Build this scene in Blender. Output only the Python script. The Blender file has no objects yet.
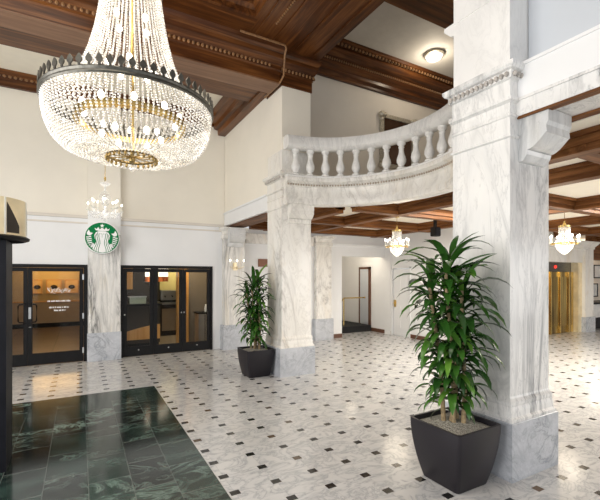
import bpy, bmesh, math, random
from mathutils import Vector, Matrix, noise
PI = math.pi
C = bpy.context.scene.collection
random.seed(7)

# ------------------------------------------------------------------ helpers
def world_loc(o):
    v = Vector((0, 0, 0))
    while o is not None:
        v += Vector(o.location); o = o.parent
    return v

ICO = {}
class MB:
    def __init__(s): s.bm = bmesh.new()
    def box(s, x0, x1, y0, y1, z0, z1):
        vs = [s.bm.verts.new(p) for p in ((x0,y0,z0),(x1,y0,z0),(x1,y1,z0),(x0,y1,z0),(x0,y0,z1),(x1,y0,z1),(x1,y1,z1),(x0,y1,z1))]
        for f in ((3,2,1,0),(4,5,6,7),(0,1,5,4),(1,2,6,5),(2,3,7,6),(3,0,4,7)):
            s.bm.faces.new([vs[i] for i in f])
        return s
    def bevel(s, w, seg=2):
        bmesh.ops.bevel(s.bm, geom=list(s.bm.edges), offset=w, segments=seg, affect='EDGES', clamp_overlap=True)
        return s
    def loft(s, rings, closed=True, cap=True):
        R = [[s.bm.verts.new(p) for p in r] for r in rings]
        n = len(R[0])
        for a, b in zip(R, R[1:]):
            for i in range(n if closed else n-1):
                j = (i+1) % n
                s.bm.faces.new((a[i], a[j], b[j], b[i]))
        if cap and closed:
            s.bm.faces.new(R[0][::-1]); s.bm.faces.new(R[-1])
        return s
    def sq(s, cx, cy, prof, ry=None):      # square-section profile
        return s.loft([[(cx-w,cy-w,z),(cx+w,cy-w,z),(cx+w,cy+w,z),(cx-w,cy+w,z)] for w, z in prof])
    def lathe(s, cx, cy, prof, n=24, cap=True):
        return s.loft([[(cx+r*math.cos(2*PI*i/n), cy+r*math.sin(2*PI*i/n), z) for i in range(n)] for r, z in prof], cap=cap)
    def prism(s, poly, f0, f1):            # poly: 2D list, f0/f1 map (a,b)->3D
        return s.loft([[f0(*p) for p in poly], [f1(*p) for p in poly]])
    def tube(s, pts, r, n=8):
        pts = [Vector(p) for p in pts]; rings = []
        up = Vector((0,0,1))
        for i, p in enumerate(pts):
            d = (pts[min(i+1,len(pts)-1)] - pts[max(i-1,0)]).normalized()
            a = d.cross(up)
            if a.length < 1e-3: a = d.cross(Vector((1,0,0)))
            a.normalize(); b = d.cross(a)
            rr = r(i/(len(pts)-1)) if callable(r) else r
            rings.append([p + a*rr*math.cos(2*PI*k/n) + b*rr*math.sin(2*PI*k/n) for k in range(n)])
        return s.loft(rings)
    def ball(s, c, r, sub=1, sz=1.0):
        if sub not in ICO:
            b = bmesh.new(); bmesh.ops.create_icosphere(b, subdivisions=sub, radius=1)
            b.verts.index_update(); ICO[sub] = ([tuple(v.co) for v in b.verts], [[v.index for v in f.verts] for f in b.faces]); b.free()
        V, F = ICO[sub]; nv = s.bm.verts.new; nf = s.bm.faces.new
        vs = [nv((c[0]+x*r, c[1]+y*r, c[2]+z*r*sz)) for x, y, z in V]
        for f in F: nf([vs[i] for i in f])
        return s
    def poly(s, pts):
        s.bm.faces.new([s.bm.verts.new(p) for p in pts]); return s
    def build(s, name, mat, parent=None, loc=None, smooth=False, recalc=True):
        if recalc: bmesh.ops.recalc_face_normals(s.bm, faces=list(s.bm.faces))
        off = world_loc(parent) if parent is not None else Vector(loc or (0,0,0))
        if off.length: bmesh.ops.translate(s.bm, vec=-off, verts=list(s.bm.verts))
        me = bpy.data.meshes.new(name); s.bm.to_mesh(me); s.bm.free()
        o = bpy.data.objects.new(name, me); C.objects.link(o)
        if parent is not None: o.parent = parent
        elif loc: o.location = loc
        if smooth:
            for p in me.polygons: p.use_smooth = True
            if smooth != 'all':
                me.set_sharp_from_angle(angle=math.radians(38))
        for m in (mat if isinstance(mat, (list, tuple)) else [mat]): me.materials.append(m)
        return o

def tag(o, label, cat, group=None, kind=None):
    o['label'] = label; o['category'] = cat
    if group: o['group'] = group
    if kind: o['kind'] = kind
    return o
def thing(name, label, cat, loc=(0,0,0), group=None):
    o = bpy.data.objects.new(name, None); C.objects.link(o); o.location = loc; o.empty_display_size = .1
    return tag(o, label, cat, group)
def struct(o, label=None, cat=None):
    o['kind'] = 'structure'
    if label: o['label'] = label
    if cat: o['category'] = cat
    return o
def dup(root, loc, label=None):
    r = root.copy(); C.objects.link(r); r.location = loc
    if label: r['label'] = label
    for ch in list(root.children):
        c = ch.copy(); C.objects.link(c); c.parent = r
        for g in list(ch.children):
            d = g.copy(); C.objects.link(d); d.parent = c
    return r

# ------------------------------------------------------------------ materials
class NT:
    def __init__(s, name):
        s.m = bpy.data.materials.new(name); s.m.use_nodes = True
        s.t = s.m.node_tree; s.t.nodes.clear()
        s.out = s.n('ShaderNodeOutputMaterial')
    def n(s, typ, **kw):
        nd = s.t.nodes.new(typ)
        for k, v in kw.items():
            if k.startswith('_'): setattr(nd, k[1:], v)
            else:
                key = int(k[1:]) if k[0] == 'i' and k[1:].isdigit() else k.replace('__', ' ')
                if isinstance(v, bpy.types.NodeSocket): s.t.links.new(v, nd.inputs[key])
                else: nd.inputs[key].default_value = v
        return nd
    def math(s, op, a, b=None, c=None):
        nd = s.n('ShaderNodeMath', _operation=op)
        for i, v in enumerate((a, b, c)):
            if v is None: continue
            if isinstance(v, bpy.types.NodeSocket): s.t.links.new(v, nd.inputs[i])
            else: nd.inputs[i].default_value = v
        return nd.outputs[0]
    def mix(s, f, a, b, blend='MIX'):
        nd = s.n('ShaderNodeMix', _data_type='RGBA', _blend_type=blend)
        for k, v in ((0, f), (6, a), (7, b)):
            if isinstance(v, bpy.types.NodeSocket): s.t.links.new(v, nd.inputs[k])
            else: nd.inputs[k].default_value = (*v, 1) if k and len(v) == 3 else v
        return nd.outputs[2]
    def ramp(s, f, stops):
        nd = s.n('ShaderNodeValToRGB', Fac=f); e = nd.color_ramp.elements
        while len(e) < len(stops): e.new(.5)
        for k, (p, c) in enumerate(stops):
            e[k].position = p; e[k].color = (*c, 1) if not isinstance(c, (int, float)) else (c, c, c, 1)
        return nd.outputs[0]
    def pos(s, sc=(1,1,1), loc=(0,0,0), rot=(0,0,0)):
        g = s.n('ShaderNodeNewGeometry')
        return s.n('ShaderNodeMapping', Vector=g.outputs['Position'], Scale=sc, Location=loc, Rotation=rot).outputs[0]
    def noise(s, vec, scale, detail=4, rough=.55, dist=0):
        return s.n('ShaderNodeTexNoise', Vector=vec, Scale=scale, Detail=detail, Roughness=rough, Distortion=dist).outputs[0]
    def pbr(s, col, rough=.5, metal=0, **kw):
        p = s.n('ShaderNodeBsdfPrincipled')
        for k, v in dict(Base__Color=col, Roughness=rough, Metallic=metal, **kw).items():
            k = k.replace('__', ' ')
            if isinstance(v, bpy.types.NodeSocket): s.t.links.new(v, p.inputs[k])
            else:
                if k in ('Base Color', 'Emission Color') and len(v) == 3: v = (*v, 1)
                p.inputs[k].default_value = v
        s.t.links.new(p.outputs[0], s.out.inputs[0]); s.p = p
        return s.m
    def bump(s, h, strength=.3, dist=.01):
        b = s.n('ShaderNodeBump', Height=h, Strength=strength, Distance=dist)
        s.t.links.new(b.outputs[0], s.p.inputs['Normal'])

def plain(name, col, rough=.5, metal=0, var=.06, scale=6, **kw):
    t = NT(name); nz = t.noise(t.pos(), scale, 3)
    d = tuple(max(0, c*(1-var)) for c in col); l = tuple(min(1, c*(1+var)) for c in col)
    return t.pbr(t.ramp(nz, [(.3, d), (.7, l)]), rough, metal, **kw)

def marble(name, base, cloud, vein, tint, sc=1.0, stretch=(1,1,.35), rough=.22, vw=.035, rot=(.25,.2,0), vamt=.8, tamt=.5, always=0.05):
    t = NT(name); v = t.pos(stretch, rot=rot)
    warp = t.noise(v, 1.3*sc, 5, .6, 1.2)
    wide = t.noise(v, .9*sc, 6, .62, 2.2)
    a = t.math('ABSOLUTE', t.math('SUBTRACT', wide, .5))
    big = t.ramp(a, [(0, 1.0), (vw, .45), (vw*3.2, 0)])
    fine = t.noise(v, 3.6*sc, 7, .65, 1.6)
    b = t.math('ABSOLUTE', t.math('SUBTRACT', fine, .5))
    fn = t.ramp(b, [(0, .55), (.018, .18), (.05, 0)])
    msk = t.ramp(t.noise(v, .7*sc, 2), [(.42, always), (.62, 1)])
    f = t.math('MULTIPLY', t.math('MAXIMUM', t.math('MULTIPLY', big, msk), t.math('MULTIPLY', fn, t.math('ADD', t.math('MULTIPLY', msk, .7), .3))), vamt)
    col = t.mix(t.ramp(warp, [(.35, 0), (.7, 1)]), base, cloud)
    tn = t.math('MULTIPLY', t.ramp(t.noise(v, 1.7*sc, 4, .6, 1), [(.55, 0), (.75, 1)]), tamt)
    col = t.mix(tn, col, tint)
    col = t.mix(f, col, vein)
    return t.pbr(col, rough)

def wood(name, axis, dark, mid, light, rough=.32, grain=1.0):
    sc = {'x': (.5, 9, 9), 'y': (9, .5, 9), 'z': (9, 9, .5)}[axis]
    t = NT(name); v = t.pos(tuple(k*grain for k in sc))
    n1 = t.noise(v, 1.0, 6, .6, .9); n2 = t.noise(v, 5.0, 3, .5, .3)
    big = t.noise(t.pos(), .8, 2)
    f = t.math('ADD', t.math('MULTIPLY', n1, .75), t.math('ADD', t.math('MULTIPLY', n2, .15), t.math('MULTIPLY', big, .25)))
    m = t.pbr(t.ramp(f, [(.38, dark), (.56, mid), (.78, light)]), rough, Coat__Weight=.08, Coat__Roughness=.2, Specular__IOR__Level=.3 if rough < .4 else .12)
    return m

def emit(name, col, st):
    t = NT(name); e = t.n('ShaderNodeEmission', Color=(*col, 1), Strength=st)
    t.t.links.new(e.outputs[0], t.out.inputs[0]); return t.m

def glass(name, tint=(1,1,1), refl=.12, rough=.02):
    t = NT(name)
    tr = t.n('ShaderNodeBsdfTransparent', Color=(*tint, 1)); gl = t.n('ShaderNodeBsdfGlossy', Roughness=rough)
    fr = t.n('ShaderNodeLayerWeight', Blend=.25)
    f = t.math('ADD', t.math('MULTIPLY', fr.outputs['Fresnel'], .12), refl*.06)
    mx = t.n('ShaderNodeMixShader', i0=f, i1=tr.outputs[0], i2=gl.outputs[0])
    t.t.links.new(mx.outputs[0], t.out.inputs[0]); return t.m

def crystal(name, em=.55, tr=.35, warm=(1,.95,.86)):
    t = NT(name)
    geo = t.n('ShaderNodeNewGeometry'); rnd = geo.outputs['Random Per Island']
    a = t.n('ShaderNodeBsdfTransparent', Color=(.97,.96,.94,1)); g = t.n('ShaderNodeBsdfGlossy', Color=(1,1,1,1), Roughness=.08)
    d = t.n('ShaderNodeBsdfTranslucent', Color=(.80,.79,.77,1))
    e = t.n('ShaderNodeEmission', Color=(*warm, 1), Strength=t.math('ADD', em*.35, t.math('MULTIPLY', t.math('POWER', rnd, 3), em*2.2)))  # crystals emit on their own, a random glow put in for lamplight
    m1 = t.n('ShaderNodeMixShader', i0=.5, i1=g.outputs[0], i2=d.outputs[0])
    ad = t.n('ShaderNodeAddShader', i0=m1.outputs[0], i1=e.outputs[0])
    m2 = t.n('ShaderNodeMixShader', i0=t.math('ADD', tr-.15, t.math('MULTIPLY', rnd, .3)), i1=ad.outputs[0], i2=a.outputs[0])
    t.t.links.new(m2.outputs[0], t.out.inputs[0]); return t.m

M = {}
M['marble'] = marble('white_marble', (.86,.85,.83), (.79,.785,.775), (.10,.11,.13), (.78,.70,.58), 1.0, (1.3,1.3,.3), vamt=.95, tamt=.22, vw=.022)
M['marble_warm'] = marble('warm_marble', (.90,.88,.84), (.84,.81,.75), (.30,.27,.24), (.76,.63,.44), 1.1, tamt=.5, vamt=.6, vw=.02)
M['marble_plain'] = marble('pale_marble', (.88,.87,.85), (.82,.81,.79), (.35,.35,.36), (.80,.75,.66), .9, tamt=.25, vamt=.4, vw=.012)
M['marble_bold'] = marble('bold_veined_marble', (.88,.86,.82), (.80,.78,.74), (.09,.09,.09), (.78,.66,.45), 1.5, (2.0,2.0,.3), tamt=.45, vamt=.9, vw=.045, always=.3)
M['marble_dark'] = marble('grey_veined_marble', (.80,.80,.79), (.66,.67,.68), (.16,.17,.18), (.72,.68,.60), 1.3, tamt=.3, vw=.06, vamt=.95)
M['plinth'] = marble('grey_marble', (.60,.62,.66), (.47,.49,.53), (.22,.24,.28), (.66,.67,.69), 2.2, (1,1,1.2), vw=.02, rot=(.5,.6,.3), vamt=.75, tamt=.3)
M['cream'] = plain('cream_paint', (.88,.83,.73), .6, var=.02, scale=2)
M['beige'] = plain('beige_paint', (.72,.67,.60), .6, var=.025, scale=2)
M['white'] = plain('white_paint', (.84,.845,.85), .55, var=.02, scale=2)
M['grey_paint'] = plain('grey_paint', (.60,.635,.68), .6, var=.02, scale=2)
M['ceil_cream'] = plain('cream_ceiling', (.88,.83,.72), .7, var=.02)
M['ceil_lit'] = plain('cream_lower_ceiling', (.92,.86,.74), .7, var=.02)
M['ceil_grey'] = plain('greige_ceiling', (.62,.60,.57), .7, var=.04)
WD = ((.018,.006,.002), (.085,.027,.007), (.25,.095,.026))
for a in 'xyz': M['wood_'+a] = wood('carved_brown_wood_'+a, a, *WD)
for a in 'xy': M['lowwood_'+a] = wood('low_ceiling_wood_'+a, a, (.05,.018,.006), (.16,.062,.02), (.36,.155,.055), .5)
M['wood_pale_x'] = wood('pale_brown_wood', 'x', (.11,.05,.026), (.20,.10,.055), (.30,.165,.095))
M['carve'] = plain('carved_moulding_wood', (.27,.14,.06), .35, var=.35, scale=25)
M['black'] = plain('black_metal', (.010,.010,.011), .5, .0, var=.2, **{'Specular IOR Level': .2})
M['blackpost'] = plain('black_laminate', (.008,.008,.012), .5, var=.2, **{'Specular IOR Level': .2})
M['pot'] = plain('charcoal_planter', (.016,.014,.018), .4, var=.15, scale=3, **{'Specular IOR Level': .35})
M['gravel'] = None
M['brass'] = plain('polished_brass', (.80,.58,.22), .2, 1.0, var=.1)
M['palebrass'] = plain('pale_brass', (.86,.74,.50), .3, .45, var=.15, scale=4)
M['bronze'] = plain('dark_bronze', (.13,.125,.11), .35, .8, var=.3, scale=20)
M['bronzegold'] = plain('aged_gold', (.35,.25,.10), .35, .9, var=.3, scale=20)
M['steel'] = plain('brushed_steel', (.55,.55,.55), .3, .9)
M['glass'] = glass('door_glass', (.93,.94,.93))
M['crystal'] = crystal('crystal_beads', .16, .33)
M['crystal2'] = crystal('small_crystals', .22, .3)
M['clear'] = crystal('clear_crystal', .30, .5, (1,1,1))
M['bulb'] = emit('warm_bulb', (1,.88,.68), 9)
M['flame'] = emit('candle_bulb', (1,.90,.74), 8)
M['candle'] = plain('white_candle', (.9,.88,.8), .5)
M['ochre'] = plain('ochre_wall', (.50,.37,.17), .6, var=.06)
M['tan'] = plain('tan_panel', (.40,.31,.22), .6, var=.05)
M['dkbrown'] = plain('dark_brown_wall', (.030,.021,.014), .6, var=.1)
M['orangewood'] = wood('orange_maple', 'z', (.50,.24,.07), (.66,.36,.12), (.78,.48,.2), .35)
M['green'] = plain('sign_green', (.0,.19,.055), .5, var=.02, **{'Specular IOR Level': .15})
M['signwhite'] = plain('sign_white', (.93,.93,.93), .4, var=.01)
M['paper'] = plain('picture_paper', (.80,.52,.20), .6, var=.08)
M['redbrown'] = plain('red_brown_plaque', (.22,.09,.05), .5, var=.5, scale=60)
M['brownbase'] = plain('brown_baseboard', (.13,.055,.03), .4, var=.1)
M['mirror'] = plain('dark_mirror', (.10,.055,.035), .12, .3, var=.3, scale=1.5)
M['silverframe'] = plain('antique_silver_frame', (.50,.46,.38), .4, .6, var=.3, scale=30)
M['carpet'] = plain('black_carpet', (.012,.012,.014), .9, var=.2)
M['orange'] = plain('orange_banner', (.75,.22,.06), .5, var=.3, scale=12)
M['cafewall'] = plain('lit_olive_wall', (.62,.52,.22), .6, var=.08)
M['bark'] = plain('cane_bark', (.30,.22,.12), .8, var=.35, scale=40)
M['mirror_grey'] = plain('pale_grey_picture', (.62,.64,.66), .3, var=.1)
M['lens'] = emit('dome_light_glass', (1,.95,.85), 1.6)

def floor_material():
    t = NT('white_marble_floor_with_black_insets')
    g = t.n('ShaderNodeNewGeometry'); sep = t.n('ShaderNodeSeparateXYZ', Vector=g.outputs['Position'])
    ux = t.math('DIVIDE', t.math('SUBTRACT', sep.outputs[0], 1.16), .3885)
    uy = t.math('DIVIDE', t.math('SUBTRACT', sep.outputs[1], 3.205), .3085)
    fx = t.math('ABSOLUTE', t.math('MULTIPLY', t.math('SUBTRACT', t.math('FRACT', t.math('ADD', ux, .5)), .5), .3885))
    fy = t.math('ABSOLUTE', t.math('MULTIPLY', t.math('SUBTRACT', t.math('FRACT', t.math('ADD', uy, .5)), .5), .3085))
    dot = t.math('MULTIPLY', t.math('LESS_THAN', fx, .043), t.math('LESS_THAN', fy, .036))
    joint = t.math('MAXIMUM', t.math('LESS_THAN', fx, .0022), t.math('LESS_THAN', fy, .0022))
    cx = t.math('FLOOR', ux); cy = t.math('FLOOR', uy)
    cell = t.n('ShaderNodeCombineXYZ', X=cx, Y=cy).outputs[0]
    wn = t.n('ShaderNodeTexWhiteNoise', Vector=cell, _noise_dimensions='3D')
    off = t.n('ShaderNodeVectorMath', _operation='MULTIPLY_ADD', i0=wn.outputs['Color'], i1=(7,7,7), i2=g.outputs['Position']).outputs[0]
    v = t.n('ShaderNodeMapping', Vector=off, Scale=(1,1.7,1), Rotation=(0,0,.6)).outputs[0]
    n = t.noise(v, 2.6, 7, .62, 1.8)
    vein = t.ramp(t.math('ABSOLUTE', t.math('SUBTRACT', n, .5)), [(0, .8), (.025, .28), (.08, 0)])
    base = t.mix(t.noise(v, 2.0, 3), (.68,.67,.655), (.55,.545,.54))
    base = t.mix(t.math('MULTIPLY', wn.outputs['Value'], .35), base, (.62,.62,.62))
    base = t.mix(vein, base, (.33,.34,.36))
    base = t.mix(t.math('MULTIPLY', joint, .45), base, (.35,.34,.33))
    cd = t.n('ShaderNodeCombineXYZ', X=t.math('FLOOR', t.math('ADD', ux, .5)), Y=t.math('FLOOR', t.math('ADD', uy, .5))).outputs[0]
    wd = t.n('ShaderNodeTexWhiteNoise', Vector=cd, _noise_dimensions='3D')
    dk = t.ramp(wd.outputs['Value'], [(0, (.010,.010,.010)), (.7, (.022,.020,.018)), (.9, (.06,.055,.045)), (1, (.12,.07,.035))])
    dk = t.mix(t.ramp(t.noise(v, 30, 3), [(.6, 0), (.75, .35)]), dk, (.35,.33,.3))
    col = t.mix(dot, base, dk)
    m = t.pbr(col, t.math('ADD', .10, t.math('MULTIPLY', t.noise(t.pos(), 3, 3), .12)))
    return m
def green_material():
    t = NT('dark_green_marble_tiles')
    g = t.n('ShaderNodeNewGeometry'); sep = t.n('ShaderNodeSeparateXYZ', Vector=g.outputs['Position'])
    W, L = .345, .56
    ux = t.math('DIVIDE', t.math('SUBTRACT', sep.outputs[0], 1.10), W)
    uy0 = t.math('DIVIDE', t.math('SUBTRACT', sep.outputs[1], 7.015), L)
    col_i = t.math('FLOOR', ux)
    uy = t.math('ADD', uy0, t.math('MULTIPLY', t.math('FRACT', t.math('MULTIPLY', col_i, .5)), .9))
    fx = t.math('MULTIPLY', t.math('ABSOLUTE', t.math('SUBTRACT', t.math('FRACT', t.math('ADD', ux, .5)), .5)), W)
    fy = t.math('MULTIPLY', t.math('ABSOLUTE', t.math('SUBTRACT', t.math('FRACT', t.math('ADD', uy, .5)), .5)), L)
    joint = t.math('MAXIMUM', t.math('LESS_THAN', fx, .003), t.math('LESS_THAN', fy, .005))
    wn = t.n('ShaderNodeTexWhiteNoise', Vector=t.n('ShaderNodeCombineXYZ', X=col_i, Y=t.math('FLOOR', uy)).outputs[0], _noise_dimensions='3D')
    off = t.n('ShaderNodeVectorMath', _operation='MULTIPLY_ADD', i0=wn.outputs['Color'], i1=(5,5,5), i2=g.outputs['Position']).outputs[0]
    v = t.n('ShaderNodeMapping', Vector=off, Scale=(1,1.9,1), Rotation=(0,0,.5)).outputs[0]
    n = t.noise(v, 1.5, 8, .68, 1.6)
    vein = t.ramp(t.math('ABSOLUTE', t.math('SUBTRACT', n, .52)), [(0, .75), (.025, .25), (.07, 0)])
    vein = t.math('MULTIPLY', vein, t.ramp(t.noise(v, 1.1, 2), [(.42, .1), (.6, 1)]))
    base = t.mix(t.ramp(t.noise(v, 1.6, 5, .6, 1), [(.35, 0), (.7, 1)]), (.005,.010,.009), (.026,.054,.045))
    vein = t.math('MULTIPLY', vein, t.math('ADD', .15, t.math('MULTIPLY', wn.outputs['Value'], .85)))
    base = t.mix(t.math('MULTIPLY', t.math('GREATER_THAN', wn.outputs['Value'], .62), .75), base, (.006,.008,.008))
    base = t.mix(vein, base, (.30,.42,.36))
    base = t.mix(t.math('MULTIPLY', joint, .5), base, (.16,.17,.16))
    return t.pbr(base, .12)
def gravel_material():
    t = NT('grey_gravel'); v = t.n('ShaderNodeTexVoronoi', Vector=t.pos(), Scale=70)
    m = t.pbr(t.ramp(v.outputs['Distance'], [(0, (.62,.58,.50)), (.5, (.42,.39,.33)), (1, (.14,.13,.11))]), .9)
    t.bump(v.outputs['Distance'], .8, .02); return m
def leaf_material():
    t = NT('dracaena_leaf'); geo = t.n('ShaderNodeNewGeometry')
    rnd = geo.outputs['Random Per Island']
    c = t.ramp(rnd, [(0, (.010,.045,.008)), (.45, (.03,.11,.016)), (.8, (.07,.20,.025)), (1, (.17,.36,.045))])
    c = t.mix(t.math('MULTIPLY', t.noise(t.pos(), 14, 3), .5), c, (.02,.06,.01))
    m = t.pbr(c, .24)
    return m
def elevator_material():
    t = NT('gilded_elevator_panel'); v = t.pos((7, 7, .25))
    n = t.noise(v, 1, 4, .65, .4)
    return t.pbr(t.ramp(n, [(.34, (.05,.03,.008)), (.48, (.28,.18,.045)), (.68, (.85,.63,.22))]), .25, .9)
M['floor'] = floor_material(); M['rug'] = green_material(); M['gravel'] = gravel_material(); M['leaf'] = leaf_material(); M['elev'] = elevator_material()
def roomtile():
    t = NT('terracotta_room_tiles'); b = t.n('ShaderNodeTexBrick', Vector=t.pos(), Color1=(.20,.145,.11,1), Color2=(.15,.11,.085,1), Mortar=(.09,.07,.055,1), Scale=1, i4=1, i5=.012)
    b.offset = 0; b.inputs['Brick Width'].default_value = .6; b.inputs['Row Height'].default_value = .6
    return t.pbr(b.outputs[0], .4)
M['roomtile'] = roomtile()

# ------------------------------------------------------------------ floor
struct(MB().box(-5, 21, -5, 9.86, -.1, 0).build('floor', M['floor']), 'white marble lobby floor dotted with small black insets', 'floor')
struct(MB().box(-5, 1.098, -5, 7.015, -.05, .003).build('floor_inlay', M['rug']), 'dark green marble inlay in the white lobby floor', 'floor')
struct(MB().box(6.9, 8.9, 9.86, 13, -.1, 0).build('floor_passage', M['floor']), 'floor of the far passage', 'floor')
struct(MB().box(-4, .75, 9.86, 17.3, -.1, 0).build('floor_tiled_room', M['roomtile']), 'brown tiled floor behind the glass doors', 'floor')
struct(MB().box(.75, 5.2, 9.86, 14.2, -.1, 0).build('floor_cafe', M['tan']), 'tan floor inside the cafe', 'floor')

# ------------------------------------------------------------------ wall A (behind): Y = 9.85
Y0, Y1 = 9.85, 10.0
def wallbox(name, m, *b): return struct(MB().box(*b).build(name, m))
w = MB(); ZD = 2.12
# lower white zone pieces around the two door openings
w.box(-5, -2.28, Y0, Y1, 0, 3.14); w.box(-2.28, .14, Y0, Y1, ZD, 3.14); w.box(.14, .81, Y0, Y1, 0, 3.14)
w.box(.81, 2.95, Y0, Y1, ZD, 3.14); w.box(2.95, 7.0, Y0, Y1, 0, 3.14); w.box(7.0, 8.72, Y0, Y1, 2.49, 3.14)
struct(w.build('wall_back', M['white']), 'white lower back wall with dark glazed door openings', 'wall')
struct(MB().box(-5, 3.6, Y0+.02, Y1, 3.14, 6.4).build('wall_back_upper', M['cream']), 'cream upper back wall of the lobby', 'wall')
m = MB(); m.box(-5, 3.2, 9.80, 9.85, 3.14, 3.20); m.box(-5, 3.2, 9.82, 9.85, 3.02, 3.05)
struct(m.build('trim_1', M['beige']), 'thin stone string course across the back wall', 'trim')
# header moulding over the passage
m = MB(); m.box(6.57, 8.72, 9.79, 9.85, 2.80, 2.88)
struct(m.build('trim_2', M['white']), 'white moulding over the passage opening', 'trim')
# flat marble pilaster between the two door units
t = thing('wall_pilaster', 'flat marble pilaster between the two black door units, under the round sign', 'pilaster', (.47, 9.77, 0))
MB().box(.135, .812, 9.70, 9.85, .0, .62).build('plinth', M['plinth'], t)
m = MB(); m.box(.15, .80, 9.72, 9.85, .62, 2.80)
m.build('shaft', M['marble_bold'], t)
MB().box(.15, .80, 9.72, 9.85, 2.80, 3.30).build('white_shaft', M['white'], t)
MB().box(.15, .80, 9.72, 9.85, 3.30, 5.70).build('upper_shaft', M['cream'], t)

# third column, engaged in the back wall
def engaged(name, x0, x1, yf, zt, label, mt, cap=True):
    t = thing(name, label, 'pilaster', ((x0+x1)/2, yf, 0))
    MB().box(x0, x1, yf-.04, 9.85, 0, .62).build('plinth', M['plinth'], t)
    MB().box(x0+.05, x1-.05, yf, 9.85, .62, zt-.3).build('shaft', mt, t)
    m = MB()
    m.loft([[(x0+.05-e, yf-e, z), (x1-.05+e, yf-e, z), (x1-.05+e, 9.85, z), (x0+.05-e, 9.85, z)] for e, z in ((.0,zt-.3),(.03,zt-.28),(.03,zt-.2),(.0,zt-.18),(.02,zt-.1),(.08,zt-.05),(.08,zt))])
    m.build('capital', M['marble_warm'], t)
    return t
t3 = engaged('wall_pilaster', 3.16, 3.80, 9.62, 3.12, 'veined marble pilaster right of the cafe doors, behind the far plant', M['marble_bold'])
# corbel on it
def corbel(mb, x0, x1, yb, z0, z1, d, sgn=-1):
    prof = [(0,z1),(d,z1),(d,z1-.10*(z1-z0)/.38),(d*.93,z1-.13*(z1-z0)/.38),(d*.95,z1-.19*(z1-z0)/.38)]
    for k in range(7):
        u = k/6; prof.append((d*(.92-.62*u), z1-(z1-z0)*(.5+.27*math.sin(u*PI/2))))
    prof += [(d*.34, z0+.22*(z1-z0)), (d*.30, z0+.13*(z1-z0)), (d*.18, z0+.02*(z1-z0)), (d*.12, z0), (0, z0)]
    mb.prism(prof, lambda a, z: (x0, yb+sgn*a, z), lambda a, z: (x1, yb+sgn*a, z)); return mb
corbel(MB(), 3.28, 3.68, 9.62, 2.62, 3.08, .25).build('corbel', M['marble_dark'], t3)
engaged('wall_pilaster', 5.95, 6.58, 9.72, 3.05, 'marble pilaster just left of the far passage opening', M['marble_warm'])

# plain stone band on the wall between them
struct(MB().box(3.85, 5.95, 9.78, 9.85, 2.75, 3.02).build('trim_3', M['marble_warm']), 'cream stone band high on the back wall', 'trim')
tag(MB().box(4.22, 4.60, 9.80, 9.849, 2.13, 2.34).build('wall_plaque', M['redbrown'], loc=(4.41, 9.83, 2.05)), 'red-brown patterned plaque on the back wall above the far plant', 'plaque')

# ------------------------------------------------------------------ columns
def column(label, cx, cy, mt, upper, dent, hw=.315):
    t = thing('marble_column', label, 'column', (cx, cy, 0))
    p = hw+.06
    MB().sq(cx, cy, [(p,0),(p,.52),(p-.006,.526)]).build('plinth', M['plinth'], t)
    MB().sq(cx, cy, [(p-.012,.526),(p-.012,.55),(p-.03,.57),(hw+.028,.62),(hw+.02,.66),(hw+.024,.675),(hw+.024,.70),(hw+.006,.73),(hw+.001,.75)]).build('base_moulding', mt, t)
    MB().sq(cx, cy, [(hw,.75),(hw,3.13)]).build('shaft', mt, t)
    MB().sq(cx, cy, [(hw+.005,3.13),(hw+.018,3.14),(hw+.018,3.155),(hw+.002,3.165),(hw+.002,3.32),(hw+.012,3.33),(hw+.012,3.35),(hw+.002,3.36),(hw+.002,3.45),(hw+.03,3.47),(hw+.03,3.50),(hw+.006,3.51),(hw+.006,3.66)]).build('capital', mt, t)
    c = MB().sq(cx, cy, [(hw+.01,3.66),(hw+.03,3.67),(hw+.035,3.735),(hw+.06,3.745),(hw+.075,3.77),(hw+.075,3.80),(hw+.02,3.81),(hw+.015,3.83)]).build('cornice', mt, t)
    m = MB(); n = 13
    for k in range(n):
        a = -hw-.02 + (2*hw+.04)*(k+.5)/n; q = hw+.045
        for (x, y) in ((cx+a, cy-q), (cx+a, cy+q), (cx-q, cy+a), (cx+q, cy+a)):
            m.ball((x, y, 3.70), .021, 1, 1.4)
    m.build('egg_moulding', plain('grey_eggs', (.50,.46,.42), .5, var=.25, scale=20), c, smooth=True)
    m = MB().sq(cx, cy, [(hw-.005,3.83),(hw-.005,upper)]); m.build('upper_pier', M['marble_plain'] if upper > 5 else mt, t)
    if upper < 5.3: MB().sq(cx, cy, [(hw-.006,upper),(hw-.006,5.40)]).build('painted_pier', M['cream'], t)
    return t
COL1 = (3.75, 2.505); COL2 = (3.575, 6.815)
c1 = column('near white marble column with grey veins, behind the large plant', *COL1, M['marble'], 5.40, True)
corbel(MB(), 3.56, 3.94, COL1[1]-.315, 2.92, 3.33, .27).build('corbel', M['marble_dark'], c1)
MB().prism([(2.815,4.40),(2.85,4.40),(2.94,4.49),(2.94,4.53),(2.815,4.53)], lambda y, z: (3.44, y, z), lambda y, z: (4.06, y, z)).build('ledge', M['marble_plain'], c1)
MB().sq(*COL1, [(.309,4.50),(.316,4.505),(.316,4.52),(.309,4.525)]).build('joint_fillet', M['marble_plain'], c1)
c2 = column('middle cream marble column where the curved balustrade begins, behind the far plant', *COL2, M['marble_warm'], 4.22, True)
corbel(MB(), 3.38, 3.86, COL2[1]-.317, 2.86, 3.20, .17).build('corbel', M['marble_warm'], c2)

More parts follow.
